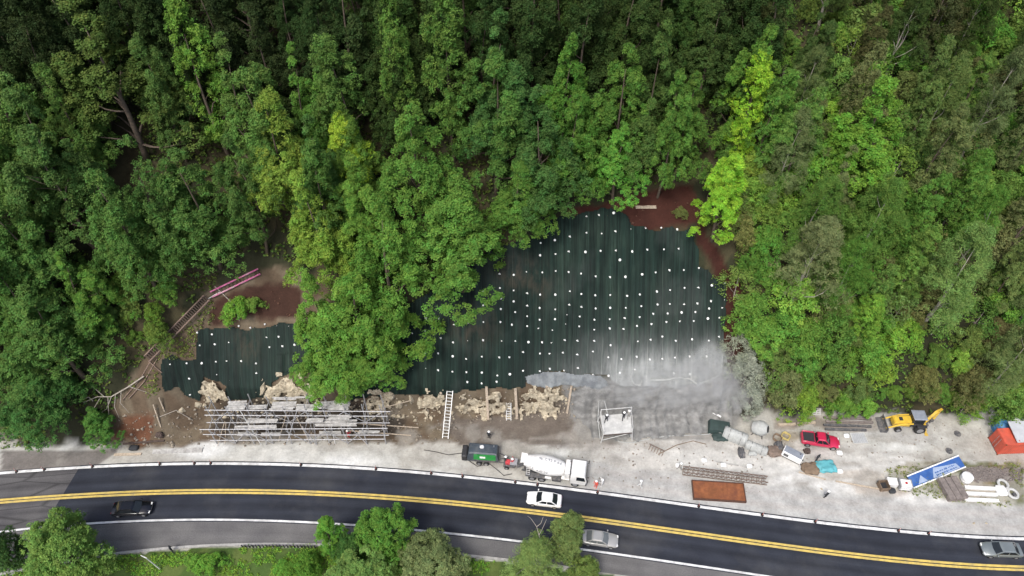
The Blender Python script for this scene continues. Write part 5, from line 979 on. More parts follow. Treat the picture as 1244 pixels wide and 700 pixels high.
# ================================================================ PEOPLE
def person(label, p, face, pose='stand', shirt='vest', legs='jean', helmet='helmet', s=1.0, name='person'):
    """one skinned body with five-fingered hands; clothing as its own skin-tight children is left to the body's material slots, helmet is a child"""
    J = {'pel': (0, 0, .95), 'sp': (0, .0, 1.15), 'ch': (.02, 0, 1.38), 'nk': (.03, 0, 1.52), 'hd': (.05, 0, 1.66), 'tp': (.05, 0, 1.76), 'ns': (.15, 0, 1.65)}
    for sd, S in ((-1, 'r'), (1, 'l')):
        J['sh' + S] = (0, .19 * sd, 1.43); J['el' + S] = (.0, .27 * sd, 1.16); J['wr' + S] = (.10, .28 * sd, .92); J['hp' + S] = (0, .10 * sd, .90); J['kn' + S] = (.03, .12 * sd, .50); J['an' + S] = (0, .13 * sd, .09); J['to' + S] = (.17, .15 * sd, .05)
    if pose == 'spray':
        J['elr'] = (.22, -.26, 1.22); J['wrr'] = (.45, -.12, 1.20); J['ell'] = (.25, .24, 1.20); J['wrl'] = (.55, .06, 1.22); J['knr'] = (.16, -.14, .52); J['anr'] = (.10, -.16, .09); J['tor'] = (.27, -.18, .05); J['knl'] = (-.06, .14, .50); J['anl'] = (-.25, .16, .09); J['tol'] = (-.09, .18, .05)
    if pose == 'walk':
        J['knr'] = (.18, -.12, .52); J['anr'] = (.26, -.13, .10); J['tor'] = (.43, -.14, .07); J['knl'] = (-.04, .12, .49); J['anl'] = (-.30, .13, .14); J['tol'] = (-.16, .14, .05); J['elr'] = (-.12, -.27, 1.18); J['wrr'] = (-.06, -.28, .94); J['ell'] = (.1, .27, 1.18); J['wrl'] = (.28, .24, 1.0)
    if pose == 'reach':
        J['elr'] = (.18, -.30, 1.30); J['wrr'] = (.40, -.28, 1.42); J['ell'] = (.16, .27, 1.18); J['wrl'] = (.36, .2, 1.08)
    B = [('pel', 'sp', 't'), ('sp', 'ch', 't'), ('ch', 'nk', 't'), ('nk', 'hd', 's'), ('hd', 'tp', 's'), ('hd', 'ns', 's')]
    for S in 'rl': B += [('ch', 'sh' + S, 't'), ('sh' + S, 'el' + S, 't'), ('el' + S, 'wr' + S, 's'), ('pel', 'hp' + S, 'l'), ('hp' + S, 'kn' + S, 'l'), ('kn' + S, 'an' + S, 'l'), ('an' + S, 'to' + S, 'b')]
    RAD = {'pel': .15, 'sp': .14, 'ch': .16, 'nk': .06, 'hd': .105, 'tp': .07, 'ns': .025, 'sh': .075, 'el': .05, 'wr': .036, 'hp': .10, 'kn': .068, 'an': .05, 'to': .04}
    names = list(J); me = bpy.data.meshes.new(name); me.from_pydata([J[n] for n in names], [(names.index(a), names.index(b)) for a, b, _ in B], []); ob = bpy.data.objects.new('tmp', me); COL.objects.link(ob)
    md = ob.modifiers.new('s', 'SKIN')
    for n, sv in zip(names, me.skin_vertices[0].data): q = RAD[n[:2] if n not in RAD else n]; sv.radius = (q, q * (1.0 if n not in ('ch', 'sp') else 1.15)); sv.use_root = n == 'pel'
    ss = ob.modifiers.new('u', 'SUBSURF'); ss.levels = 1; ss.render_levels = 1
    dg = bpy.context.evaluated_depsgraph_get(); ev = ob.evaluated_get(dg); m2 = bpy.data.meshes.new_from_object(ev); bpy.data.objects.remove(ob)
    bm = bmesh.new(); bm.from_mesh(m2); nb = len(bm.faces); bm.faces.ensure_lookup_table()
    seg = [(np.array(J[a]), np.array(J[b]), c) for a, b, c in B]; mi = {'t': 0, 's': 1, 'l': 2, 'b': 3}
    for f in bm.faces:
        c = np.array(f.calc_center_median()); best = None
        for a, b2, k in seg: t = np.clip((c - a) @ (b2 - a) / ((b2 - a) @ (b2 - a)), 0, 1); d = np.linalg.norm(c - a - t * (b2 - a)); best = min(best, (d, mi[k])) if best else (d, mi[k])
        f.material_index = best[1]; f.smooth = True
    bm.to_mesh(m2); bm.free()
    hm = MB()                                                               # fingers, eyes, mouth joined to the body mesh
    for S, sd in (('r', -1), ('l', 1)):
        w_ = np.array(J['wr' + S]); f = w_ - np.array(J['el' + S]); f = f / np.linalg.norm(f); side = np.cross(f, [0, sd, .3]); side /= np.linalg.norm(side); hm.tube([w_ - f * .03, w_ + f * .045, w_ + f * .09], [.032, .042, .036], 6); nrm = np.cross(f, side)
        for k, ln in enumerate((.070, .082, .076, .058)): o = side * (.03 - .02 * k); hm.tube([w_ + f * .08 + o, w_ + f * (.08 + ln * .55) + o + nrm * .012, w_ + f * (.08 + ln * .9) + o + nrm * .038], [.010, .009, .007], 5)
        hm.tube([w_ + f * .02 + side * .035, w_ + f * .055 + side * .06 + nrm * .01, w_ + f * .085 + side * .06 + nrm * .03], [.012, .011, .008], 5)
    nf = len(hm.f)
    for y in (-.035, .035): hm.tube([(.135, y, 1.685), (.155, y, 1.685)], .012, 6)
    hm.tube([(.138, -.025, 1.60), (.138, .025, 1.60)], .009, 5)
    b2 = bmesh.new(); b2.from_mesh(m2); n0 = len(b2.verts); vs = [b2.verts.new(v) for v in hm.v]
    for i, f in enumerate(hm.f):
        try: nfce = b2.faces.new([vs[k] for k in f]); nfce.material_index = 1 if i < nf else 3; nfce.smooth = True
        except ValueError: pass
    b2.to_mesh(m2); b2.free(); m2.materials.clear()
    for k in (shirt, 'skin', legs, 'boot'): m2.materials.append(M[k])
    o = bpy.data.objects.new(name, m2); COL.objects.link(o); o.location = p; o.rotation_euler = (0, 0, face); o.scale = (s,) * 3; tag(o, label, 'person')
    if helmet:
        b = MB(); b.lathe([(-.01, .175), (.0, .175), (.012, .140), (.07, .128), (.115, .085), (.135, .02)], 14, Matrix.Translation((.05, 0, 1.705)) @ Matrix.Rotation(R_(-90), 4, 'Y')); b.build('helmet' if helmet == 'helmet' else 'hair', M[helmet], o)
    return o
person('person in orange vest and white helmet beside the front of the mixer truck', GT(723.5, 592), -2.4, 'stand', 'vest', 'vest_red')
person('person in white shirt gesturing beside the orange vested worker', GT(731, 591), 2.6, 'reach', 'cloth_white', 'khaki')
person('person in dark clothes and white helmet behind the green sided compressor', GT(594, 533), 1.2, 'stand', 'cloth_dark', 'cloth_dark')
person('person in red shirt reaching toward the rusty pump hopper', GT(623, 566), 2.2, 'reach', 'vest_red', 'jean', 'hair' if False else 'helmet')
person('person in dark shirt standing between compressor and pump', GT(614, 563), .4, 'stand', 'cloth_dark', 'jean')
person('person in white coverall walking alone on the pale yard near the road line', GT(777.5, 592), 2.9, 'walk', 'cloth_white', 'cloth_white')
person('person with white helmet at the end of the steel lattice beam', GT(824.6, 571), .2, 'walk', 'cloth_dust', 'jean')
DZ = PQ[0].z
def deckp(u, v): p = G(u, v, DZ); return Vector((p.x, p.y, DZ))
person('person in dark clothes spraying from the white platform, beside its outer railing', deckp(736, 513), 1.4, 'spray', 'cloth_dark', 'cloth_dark')
person('person in black standing at the back edge of the white platform', deckp(757, 510), 1.7, 'spray', 'cloth_dark', 'cloth_dark')
person('person in dusty grey overalls at the inner corner of the white platform', deckp(763, 508), 1.6, 'spray', 'cloth_dust', 'cloth_dust')
person('person in black standing by the teal tarpaulin heap', GT(991, 560), -1, 'stand', 'cloth_dark', 'jean', None)
person('person in dark clothes standing alone on the open shoulder below the pale yard', GT(1002, 605), 2, 'stand', 'cloth_dark', 'cloth_dark')
person('person in red shirt and white helmet among the scaffold tubes', GT(424, 532), 1.0, 'reach', 'vest_red', 'jean')
person('person in dark jacket standing on the kerb above the grass', GT(210.5, 671), .6, 'stand', 'cloth_dark', 'cloth_dark', None)
pole('nozzle_hose', [deckp(736, 513) + Vector((.15, .6, 1.2)), deckp(735, 507) + Vector((-.1, 1.4, 1.7)), deckp(733, 507) + Vector((-.5, 2.0, .9)), deckp(731, 513) + Vector((-.5, .3, .2)), GT(729, 534, .1)], .06, 'tarp_grey', 'pale nozzle hose held by the spraying worker on the white platform', 'hose')
# ================================================================ YARD
def skip():
    p = G(872.5, 598); rz = heading((841, 597), (904, 601)); r = thing('steel_skip', 'low rust brown steel tray lying beside the road edge', 'steel tray', p, rz); L, W, H = 6.5, 2.55, .42
    b = MB(); b.box((0, 0, .2), (L - .2, W - .2, .28)); b.build('tray', M['rust'], r)
    for (c, d) in (((0, -W / 2 + .06, H / 2), (L, .12, H)), ((0, W / 2 - .06, H / 2), (L, .12, H)), ((-L / 2 + .06, 0, H / 2), (.12, W - .24, H)), ((L / 2 - .06, 0, H / 2), (.12, W - .24, H))): b = MB(); b.box(c, d, bev=.02); b.build('rim', M['rust_dark'], r)
    b = MB(); [b.box((x, 0, .345), (.06, W - .3, .02)) for x in np.linspace(-L / 2 + .5, L / 2 - .5, 11)]; b.build('ribs', M['rust'], r)
skip()
def lattice():
    p, q = GT(829, 574, .1), GT(931, 586, .1); d = q - p; L = d.length; r = thing('lattice_beam', 'long rusty grey lattice beam lying above the rust brown tray', 'lattice beam', p, math.atan2(d.y, d.x))
    for y, z in ((-.42, .05), (.42, .05), (-.42, .75), (.42, .75)): b = MB(); b.bar((0, y, z), (L, y, z), .09, .09); b.build('chord', M['rebar'], r)
    n = 17
    for i in range(n): 
        b = MB(); x0, x1 = L * i / n, L * (i + 1) / n
        for y in (-.42, .42): b.bar((x0, y, .05), (x1, y, .75), .05, .05)
        for z in (.05, .75): b.bar((x0, -.42, z), (x0, .42, z), .06, .06)
        b.bar((x0, -.42, .75), (x1, .42, .75), .045, .045); b.build('bracing', M['rebar'], r)
lattice()
def container():
    p = GT(1226, 549); rz = heading((1205, 553), (1237, 551)) ; r = thing('orange_container', 'red orange shipping container with pale sheet roof at the edge of the yard', 'container', p + Vector((1.2, .9, 0)), .04); L, W, H = 6.1, 2.44, 2.5
    b = MB(); n = 24
    ring = []
    for k in range(n * 4): f = k / 4; x = -L / 2 + L * f / n; ring.append((x, -W / 2 + (.05 if k % 4 in (1, 2) else 0)))
    ring += [(L / 2, -W / 2), (L / 2, W / 2), (-L / 2, W / 2)]
    b.loft([[(x, y, .12) for x, y in ring], [(x, y, H) for x, y in ring]]); b.build('body', M['orange'], r, 0)
    b = MB(); b.box((.75, .35, H + .45), (4.9, 2.9, .08), Matrix.Rotation(R_(7), 3, 'X')); b.build('roof', M['roof_sheet'], r)
    b = MB(); [b.box((x, y, H + .2), (.1, .1, .5)) for x in (-1.4, 2.8) for y in (-.9, 1.0)]; b.build('roof_post', M['orange'], r)
    for s in (-1, 1):
        b = MB(); b.box((-L / 2 - .03, s * .58, 1.3), (.06, 1.12, 2.2), bev=.02); dd = b.build('door', M['orange'], r); b = MB(); b.tube([(-L / 2 - .09, s * .25, .3), (-L / 2 - .09, s * .25, 2.3)], .025, 6); b.build('lock_rod', M['steel'], dd)
    b = MB(); [b.box((x, y, z), (.14, .14, .14)) for x in (-L / 2, L / 2) for y in (-W / 2, W / 2) for z in (.1, H)]; b.build('corner_casting', M['rust'], r)
container()
def tank(name, p, rad, h, m, label, m2='white', rz=0):
    r = thing(name, label, 'water tank', p, rz); up = Matrix.Rotation(R_(-90), 4, 'Y'); b = MB(); b.lathe([(0, rad * .96), (.05, rad), (h * .3, rad), (h * .33, rad * 1.03), (h * .37, rad), (h * .62, rad), (h * .65, rad * 1.03), (h * .69, rad), (h * .85, rad)], 22, up); b.build('body', M[m], r)
    b = MB(); b.lathe([(h * .85, rad), (h * .95, rad * .72), (h, rad * .35)], 22, up); b.build('shoulder', M[m2], r); b = MB(); b.lathe([(h, rad * .33), (h * 1.06, rad * .33), (h * 1.07, rad * .28)], 14, up); b.build('lid', M[m2], r); return r
tank('water_tank', GT(1213, 522), .95, 1.9, 'blue', 'blue water tank with white shoulder behind the orange container', 'blue')
tank('water_tank', GT(1224, 521), 1.0, 2.0, 'white', 'white water tank beside the blue one behind the orange container')
tank('water_tank', GT(1172, 583), .68, 1.1, 'white', 'white round tank beside the blue sign and brown boards')
sack('white_bag', GT(1215, 597), (1.3, 1.5, 1.1), 'white', 'big rounded white bag at the end of the white beams', 'bag')
def sign():
    a, b_ = GT(1110, 594, .0), GT(1176, 567, .0); d = b_ - a; L = 8.2; r = thing('sign_board', 'long blue and white sign board lying tilted beside the brown boards', 'sign board', a, math.atan2(d.y, d.x)); W = 1.65; th = R_(16)
    rot = Matrix.Rotation(th, 3, 'X'); c = rot @ Vector((0, W / 2, 0))
    def on_b(x, y, dx, dy, z, m, nm, par): b = MB(); b.box(rot @ Vector((x, y, z)) + Vector((0, 0, .12)), (dx, dy, .03), rot); return b.build(nm, M[m], par)
    pn = on_b(L / 2, W / 2, L, W, 0, 'sign_blue', 'panel', r)
    for (x, y, dx, dy) in ((L / 2, W - .06, L + .1, .16), (L / 2, .06, L + .1, .16)): on_b(x, y, dx, dy, .035, 'white', 'edge_trim', r)
    rg = random.Random(8)
    t = MB(); 
    tri = [(.9, .25), (2.3, .25), (2.1, .6), (1.75, 1.15), (1.3, .7)]; t.loft([[rot @ Vector((x, y, .018)) + Vector((0, 0, .12)) for x, y in tri], [rot @ Vector((x, y, .032)) + Vector((0, 0, .12)) for x, y in tri]]); t.build('emblem', M['sign_white'], pn)
    t = MB()                                                            # two rows of lettering, too blurred in the photograph to read
    band = [(3.2, .2), (7.5, .2), (7.2, .9), (5.6, 1.1), (3.9, 1.4)]
    t.loft([[rot @ Vector((x, y, .018)) + Vector((0, 0, .12)) for x, y in band], [rot @ Vector((x, y, .03)) + Vector((0, 0, .12)) for x, y in band]]); t.build('lettering_band', M['sign_white'], pn)
    t = MB()
    for row in (.42, .75):
        x = 3.9
        while x < 7.0: w_ = rg.uniform(.1, .26); t.box(rot @ Vector((x, row, .04)) + Vector((0, 0, .12)), (w_, rg.uniform(.1, .22), .012), rot); x += w_ + rg.uniform(.06, .16)
    t.build('lettering', M['sign_blue'], pn)
    for x in (1.2, L / 2, L - 1.2): b = MB(); b.bar((x, W * math.cos(th) + .0, 0), (x, W * math.cos(th) - .1, W * math.sin(th)), .1, .1); b.build('prop', M['timber'], r)
sign()
def stack(name, p, rz, L, W, H, m, label, n=3, cat='stack'):
    r = thing(name, label, cat, p, rz); rg = random.Random(n)
    for k in range(n):
        b = MB(); y = -W / 2 + W * (k + .5) / n
        for z in range(max(1, int(H / .16))): b.box((rg.uniform(-.08, .08), y, .09 + z * .165), (L, W / n - .06, .14), bev=.015)
        b.build('board_bundle', M[m], r)
stack('board_stack', GT(1155, 596), math.radians(98), 2.9, 2.5, .8, 'board_brown', 'stack of brown grey boards beside the blue sign')
for k, (v, m, lb) in enumerate([(594, 'white', 'long white beam on the grass, topmost of three beside the brown boards'), (601, 'white', 'long white beam on the grass, middle of three beside the brown boards'), (608, 'white', 'long white beam on the grass, nearest the road of three beside the brown boards')]):
    p, q = GT(1171, v - 1 + k * .3, .18), GT(1209 + k * 1.6, v + 1 + k * .3, .18); squared('white_beam', p, q, .42, .3, m, lb, 'beam')
def open_crate(p, rz, s, m, label, fill_m='plastic_dark', name='crate'):
    r = thing(name, label, 'crate', p, rz); x, y, z = s
    for (c, d) in (((0, -y / 2, z / 2), (x, .08, z)), ((0, y / 2, z / 2), (x, .08, z)), ((-x / 2, 0, z / 2), (.08, y - .1, z)), ((x / 2, 0, z / 2), (.08, y - .1, z))): b = MB(); b.box(c, d, bev=.015); b.build('side', M[m], r)
    b = MB(); b.box((0, 0, .2), (x - .1, y - .1, .12)); b.build('bottom', M[fill_m], r)
open_crate(GT(1072, 592), .1, (1.1, 1.1, .8), 'crate', 'open brown wooden crate beside white boxes on the grass edge')
b = MB(); b.box(GT(1082, 588, .4), (1.2, 1.0, .8), Matrix.Rotation(-.1, 3, 'Z'), bev=.06); tag(b.build('white_box', M['white']), 'white box between the brown crate and the flat white panel', 'box')
def ibc():
    p = GT(1097, 592); r = thing('white_container', 'white square liquid container standing apart on the grass before the sign', 'container', p, -.12); b = MB(); b.box((0, 0, .62), (1.35, 1.1, .95), bev=.1); b.build('tank', M['white'], r)
    b = MB(); [b.box((x, 0, .62), (.04, 1.16, 1.0)) for x in (-.69, .69)]; [b.box((0, y, z), (1.42, .04, .04)) for y in (-.57, .57) for z in (.3, .7, 1.1)]; b.build('cage', M['steel'], r); b = MB(); [b.box((x, 0, .07), (.14, 1.1, .14)) for x in (-.55, 0, .55)]; b.build('pallet', M['plastic_dark'], r)
    b = MB(); b.lathe([(0, .16), (.06, .16)], 12, Matrix.Translation((0, 0, 1.09)) @ Matrix.Rotation(R_(-90), 4, 'Y')); b.build('cap', M['lamp_red'], r)
ibc()
sack('sack', GT(1083, 597), (.9, .8, .8), 'cloth_dark', 'black sack at the foot of the white boxes')
def cart(p, rz, label):
    r = thing('twin_ring_rack', label, 'ring rack', p, rz)
    for k in range(2):
        b = MB(); cx = -.4 * k; n = 14; pts = [(cx + .55 * math.cos(2 * math.pi * i / n), 1.35 * k + .62 * math.sin(2 * math.pi * i / n), .3) for i in range(n + 1)]; b.tube(pts, .17, 6, caps=False); b.build('ring', M['deck_dust'], r)
    b = MB(); b.bar((-.4, .2, .25), (0, 1.1, .25), .2, .1); b.build('link', M['deck_dust'], r)
    b = MB(); b.box((.3, -.2, .2), (.7, .5, .3), bev=.05); b.build('hub', M['chassis'], r)
cart(GT(1229, 601), .2, 'white twin ring steel frame on the grass at the edge of the view')
# dusty spraying plant
def bundle(p, rz, L, W, H, label, m='tarp_grey', ribs=7, name='covered_machine', cat='machine'):
    r = thing(name, label, cat, p, rz); b = MB(); rings = []
    for i in range(ribs * 2 + 1):
        x = -L / 2 + L * i / (ribs * 2); k = (1.0 if i % 2 else .94) * (.86 if i in (0, ribs * 2) else 1); rings.append([(x, W / 2 * k * math.cos(t), H * max(0, k * math.sin(t)) ** .7) for t in np.linspace(-.15, math.pi + .15, 10)])
    b.loft(rings); b.build('cover', M[m], r, 25)
    b = MB(); [b.tube([(x, -W / 2 * 1.02, .1), (x, -W * .38, H * .74), (x, 0, H * 1.03), (x, W * .38, H * .74), (x, W / 2 * 1.02, .1)], .03, 5) for x in (-L * .25, L * .25)]; b.build('strap', M['chassis'], r); return r
bundle(GT(892, 532), math.radians(-26), 3.1, 1.7, 1.5, 'dust coated covered machine next to the dark green tarpaulin')
bundle(GT(918, 546), math.radians(-26), 2.8, 1.2, 1.1, 'dust coated long covered bundle below the grey mixer drum')
def small_mixer(p):
    r = thing('drum_mixer', 'dust coated grey mixer drum with black mouth by the grey shrubs', 'mixer', p, -.5); Mx = Matrix.Translation((0, 0, 1.2)) @ Matrix.Rotation(R_(-25), 4, 'Y'); b = MB(); b.lathe([(-1.0, .55), (-.9, .8), (-.2, 1.0), (.4, .95), (.95, .55), (1.0, .5)], 20, Mx); b.build('drum', M['tarp_grey'], r)
    b = MB(); b.lathe([(1.0, .44), (1.012, .44)], 16, Mx); b.build('mouth', M['plastic_dark'], r); b = MB(); [b.bar((x, y, 0), (x * .6, y * .7, 1.0), .1, .1) for x in (-.7, .7) for y in (-.7, .7)]; b.build('stand', M['chassis'], r)
small_mixer(GT(921, 526))
b = MB(); b.loft([[(-1.5, -.9, 0), (1.4, -1.0, 0), (1.6, .9, 0), (-1.4, 1.0, 0)], [(-1.4, -.8, .9), (1.2, -.8, .75), (1.3, .7, .8), (-1.2, .8, .95)], [(-.9, -.5, 1.0), (.8, -.5, .85), (.8, .4, .9), (-.8, .5, 1.05)]])
o = b.build('dark_tarpaulin', M['tarp_dark']); o.location = GT(873, 521); o.rotation_euler = (0, 0, -.12); tag(o, 'dark green tarpaulin heaped over boxes against the wet concrete', 'tarpaulin')
sack('dark_tarpaulin', GT(875, 532), (1.7, 1.2, .8), 'tarp_dark', 'small dark green tarpaulin bundle in front of the larger heap', 'tarpaulin')
squared('plank', GT(865, 504, .6), GT(875, 509, .5), .25, .08, 'white', 'short white plank sticking up behind the dark green tarpaulin', 'plank')
for k, (u, v, s, m, lb) in enumerate([(900, 551, (.8, 1.3, 1.2), 'chassis', 'dark grimy motor below the dust coated covered machine'), (914, 552, (1.0, .6, .7), 'tarp_grey', 'small grey dust coated bag beside the dark motor'), (941, 549, (1.9, 1.5, .9), 'rebar', 'tangle of rusty wire and hoses beside the white generator'), (946, 543, (1.0, 1.4, 1.0), 'chassis', 'dark scrap heap behind the rusty wire tangle'), (980, 549, (.8, .7, 1.0), 'timber_dark', 'dark lump at the near side of the red pickup')]):
    sack('scrap_heap', GT(u, v), s, m, lb, 'heap')
def coil(p, label, m):
    b = MB(); pts = []
    for i in range(60): t = i / 60 * 2 * math.pi * 4; rad = .55 + .06 * math.sin(i * 1.7); pts.append((rad * math.cos(t), rad * math.sin(t), .06 + i * .006))
    b.tube(pts, .06, 6); o = b.build('hose_coil', M[m]); o.location = p; tag(o, label, 'hose coil')
coil(GT(954, 531), 'coil of yellow hose on the ground between grey mixer drum and red pickup', 'hose_yellow'); coil(GT(944, 533), 'faded loose hose coil beside the yellow coil', 'crate')
def generator():
    p = GT(961, 556); r = thing('generator', 'boxy white generator with grey top on a skid near the red pickup', 'generator', p, math.radians(-34)); b = MB(); b.box((0, 0, .72), (2.5, 1.1, 1.0), bev=.05); b.build('housing', M['white'], r)
    b = MB(); b.box((0, .06, 1.25), (2.3, .96, .06), bev=.02); b.build('top_cover', M['grey_roof'], r); b = MB(); [b.box((0, s * .4, .1), (2.9, .14, .2)) for s in (-1, 1)]; b.build('skid', M['plastic_dark'], r)
    b = MB(); b.quad((-1.0, -.555, .5), (-.4, -.555, .5), (-.4, -.555, 1.0), (-1.0, -.555, 1.0), .02); b.build('vent', M['chassis'], r); b = MB(); b.tube([(.8, .2, 1.28), (.8, .2, 1.55)], .06, 8); b.build('exhaust', M['chassis'], r)
generator()
sack('teal_tarpaulin', GT(1003, 568), (2.3, 1.7, 1.3), 'teal', 'crumpled teal tarpaulin heap on the yard below the red pickup', 'tarpaulin')
sack('soil_heap', GT(984, 570), (2.2, 1.6, .9), 'crate', 'small brown soil heap between white generator and teal tarpaulin', 'soil heap')
squared('pole', GT(970, 574, .1), GT(1003, 583, .1), .14, .12, 'timber', 'long tan pole lying below the soil heap', 'pole')
squared('pole', GT(968, 558, .1), GT(972, 568, .1), .12, .12, 'timber_grey', 'short grey pole beside the white generator', 'pole')
squared('pole', GT(1015, 585, .1), GT(1070, 595, .1), .16, .12, 'timber', 'long tan pole edging the brown soil before the crate', 'pole')
squared('pole', GT(868, 561, .1), GT(908, 568, .1), .14, .12, 'timber_grey', 'grey pole lying between two white bags', 'pole')
for k, (u, v, lb) in enumerate([(878.5, 565.5, 'white bag in the middle of the yard beside the grey pole'), (910, 567, 'white bag at the far end of the grey pole'), (855, 560, 'lumpy white bag above the lattice beam end'), (1019.5, 550.5, 'white bag on the ground just in front of the red pickup'), (1020, 573, 'white bag beside the teal tarpaulin'), (1028, 530, 'pale rounded bag between the red pickup and the wire tray'), (824, 566, 'small white bag at the end of the lattice beam')]):
    sack('white_bag', GT(u, v), (.75, .65, .6), 'white', lb, 'bag')
def beams():
    for k, (u1, v1, u2, v2, m, lb) in enumerate([(945, 517, 966, 516, 'timber', 'short pale timber beside the long one, toward the grey shrubs'), (968, 516, 990, 514, 'timber', 'short pale timber at the head of the dark beams'), (1000, 508, 1058, 510, 'board_brown', 'long dark beam lying closest to the scrub'), (1003, 513, 1060, 514, 'board_brown', 'long dark beam second from the scrub'), (1000, 517, 1058, 519, 'chassis', 'long dark beam third from the scrub'), (1002, 522, 1052, 523.5, 'chassis', 'long dark beam closest to the wire tray')]):
        squared('beam', GT(u1, v1, .15), GT(u2, v2, .15), .3, .26, m, lb, 'beam')
    r = thing('wire_tray', 'flat square wire tray lying on the yard by the dark beams', 'tray', GT(1043, 533), .03)
    b = MB(); [b.bar((x, -.75, .15), (x, .75, .15), .06, .06) for x in (-.95, .95)]; [b.bar((-.95, y, .15), (.95, y, .15), .06, .06) for y in (-.75, .75)]; b.build('frame', M['alu'], r)
    b = MB(); [b.bar((x, -.75, .14), (x, .75, .14), .03, .03) for x in np.linspace(-.7, .7, 7)]; b.build('mesh', M['steel'], r); b = MB(); b.box((0, 0, .07), (1.8, 1.4, .05)); b.build('base', M['roof_sheet'], r)
    r = thing('pallet', 'small grey pallet standing at the edge of the scrub above the dark beams', 'pallet', GT(991.5, 501), 0, rot=(R_(50), 0, .03))
    for x in (-.5, 0, .5): b = MB(); b.box((x, 0, .06), (.14, 1.15, .12)); b.build('bearer', M['timber_grey'], r)
    for y in (-.5, -.25, 0, .25, .5): b = MB(); b.box((0, y, .135), (1.2, .15, .03)); b.build('slat', M['timber_grey'], r)
beams()
for k, (u, v, lb) in enumerate([(1163, 527, 'flat dark round basin on the pale yard beyond the backhoe boom'), (1153, 548, 'flat dark round basin on the pale yard above the blue sign')]):  # flat discs standing for dark round stains on the ground
    b = MB(); b.lathe([(0, .46), (.05, .45), (.06, .38), (.09, .36)], 18, Matrix.Rotation(R_(-90), 4, 'Y')); o = b.build('disc', M['chassis']); o.location = GT(u, v, .01); tag(o, lb, 'disc')
for k, (u, v, s, lb) in enumerate([(998, 594, .14, 'dark stone on the shoulder nearest the long tan pole'), (1183, 636, .16, 'dark stone on the verge before the grey car, first of two'), (1198, 636, .13, 'dark stone on the verge before the grey car, second of two')]):
    o = bpy.data.objects.new('stone', ROCKM[k]); COL.objects.link(o); o.location = GT(u, v); o.scale = (s * 1.4, s * 1.2, s); tag(o, lb, 'stone')
for k, (u, v) in enumerate(POSTS):
    p = GT(u, v + 2); p = Vector((p.x, float(y_up(p.x)) + .02, .02))
    if k == 0:
        pr = thing('delineator_post', '', 'road post', p); b = MB(); b.lathe([(0, .2), (.06, .18), (.08, .06)], 10, Matrix.Rotation(R_(-90), 4, 'Y')); b.build('base', M['rubber'], pr); b = MB(); b.tube([(0, 0, .05), (0, 0, .8)], .038, 8); b.build('pole', M['post_orange'], pr); b = MB(); b.tube([(0, 0, .62), (0, 0, .72)], .045, 8); b.build('band', M['white'], pr); o = pr
    else: o = copy_tree(pr); o.location = p
    o.rotation_euler = (random.uniform(-.12, .12), random.uniform(-.12, .12), 0)
    tag(o, 'slim orange road post standing in a gap of the white edge line', 'road post', 'road posts along the white edge line')
b = MB(); b.tube([(0, 0, 0), (-.4, 0, 3.4), (-1.0, .2, 3.7)], [.08, .06, .05], 8); o = b.build('pole', M['alu']); o.location = GT(195, 692); tag(o, 'slim white pole leaning out of the shrubs on the grass verge', 'pole')
def rail():
    xa, xb = G(296, 662).x, G(384, 662).x; y = lambda x: float(y_sh(x)) - .35; r = thing('guard_rail', 'low dark picket rail along the kerb beside the grass', 'rail', (0, 0, 0)); n = 22; xs = np.linspace(xa, xb, n)
    for x in xs: b = MB(); b.box((x, y(x), .3), (.12, .12, .8)); b.build('post', M['plastic_dark'], r)
    b = MB(); [b.bar((x0, y(x0), .6), (x1, y(x1), .6), .06, .1) for x0, x1 in zip(xs[:-1], xs[1:])]; b.build('top_rail', M['chassis'], r)
rail()
# twigs of the feathery tree
b = MB()
for pts in ([(656, 655), (652, 640), (645, 630), (641, 627)], [(655, 650), (660, 640), (664, 631)], [(652, 640), (657, 636), (660, 628)]): b.tube([T1(u, v, 7.0) + Vector((0, 0, 0)) for u, v in pts], [.04, .03, .02, .01][:len(pts)], 5)
tag(b.build('bare_branch', M['dead']), 'bare forked twigs reaching over the road from the feathery tree', 'branch')
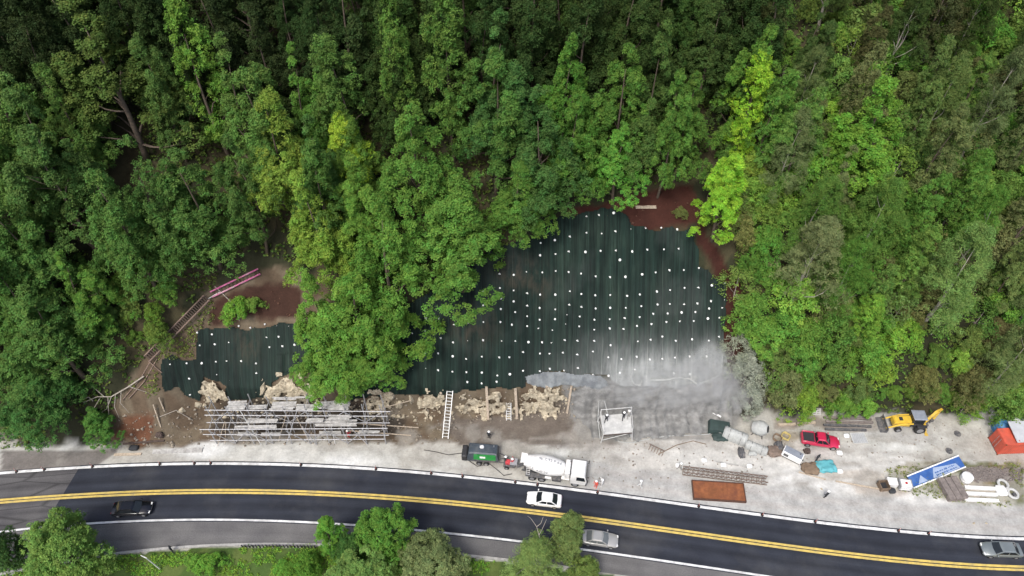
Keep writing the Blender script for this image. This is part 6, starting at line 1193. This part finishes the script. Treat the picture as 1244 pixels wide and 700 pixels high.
# ---------------------------------------------------------------- drifting cement dust
def dust():
    m = bpy.data.materials.new('dust'); m.use_nodes = True; nt = m.node_tree; nt.nodes.remove(nt.nodes['Principled BSDF']); out = nt.nodes['Material Output']; pv = N(nt, 'ShaderNodeVolumePrincipled'); pv.inputs['Color'].default_value = (.96, .965, .96, 1); pv.inputs['Anisotropy'].default_value = .1
    tc = N(nt, 'ShaderNodeTexCoord'); ln = N(nt, 'ShaderNodeVectorMath', operation='LENGTH'); nt.links.new(tc.outputs['Object'], ln.inputs[0])
    f = N(nt, 'ShaderNodeMapRange', interpolation_type='SMOOTHSTEP'); f.inputs[1].default_value = 1.0; f.inputs[2].default_value = .15; nt.links.new(ln.outputs['Value'], f.inputs[0])
    ns = N(nt, 'ShaderNodeTexNoise', Scale=2.2, Detail=4., Roughness=.6); nt.links.new(tc.outputs['Object'], ns.inputs['Vector']); r2 = N(nt, 'ShaderNodeMapRange'); r2.inputs[1].default_value = .44; r2.inputs[2].default_value = .66; nt.links.new(ns.outputs['Fac'], r2.inputs[0])
    k = N(nt, 'ShaderNodeMath', operation='MULTIPLY'); nt.links.new(f.outputs[0], k.inputs[0]); nt.links.new(r2.outputs[0], k.inputs[1]); k2 = N(nt, 'ShaderNodeMath', operation='MULTIPLY'); nt.links.new(k.outputs[0], k2.inputs[0]); k2.inputs[1].default_value = 1.45; nt.links.new(k2.outputs[0], pv.inputs['Density']); nt.links.new(pv.outputs[0], out.inputs['Volume'])
    bm = bmesh.new(); bmesh.ops.create_icosphere(bm, subdivisions=3, radius=1); me = bpy.data.meshes.new('dust_cloud'); bm.to_mesh(me); bm.free(); me.materials.append(m)
    for (u, v, c, s, rx) in [(805, 468, 1.8, (12.0, 4.0, 2.0), .6), (864, 450, 1.5, (5.0, 4.6, 2.2), .75), (888, 474, 2.4, (4.0, 4.0, 2.0), .6)]:
        o = bpy.data.objects.new('dust_cloud', me); COL.objects.link(o); o.location = T1(u, v, c); o.scale = s; o.rotation_euler = (rx, 0, .05); tag(o, kind='stuff')
dust()
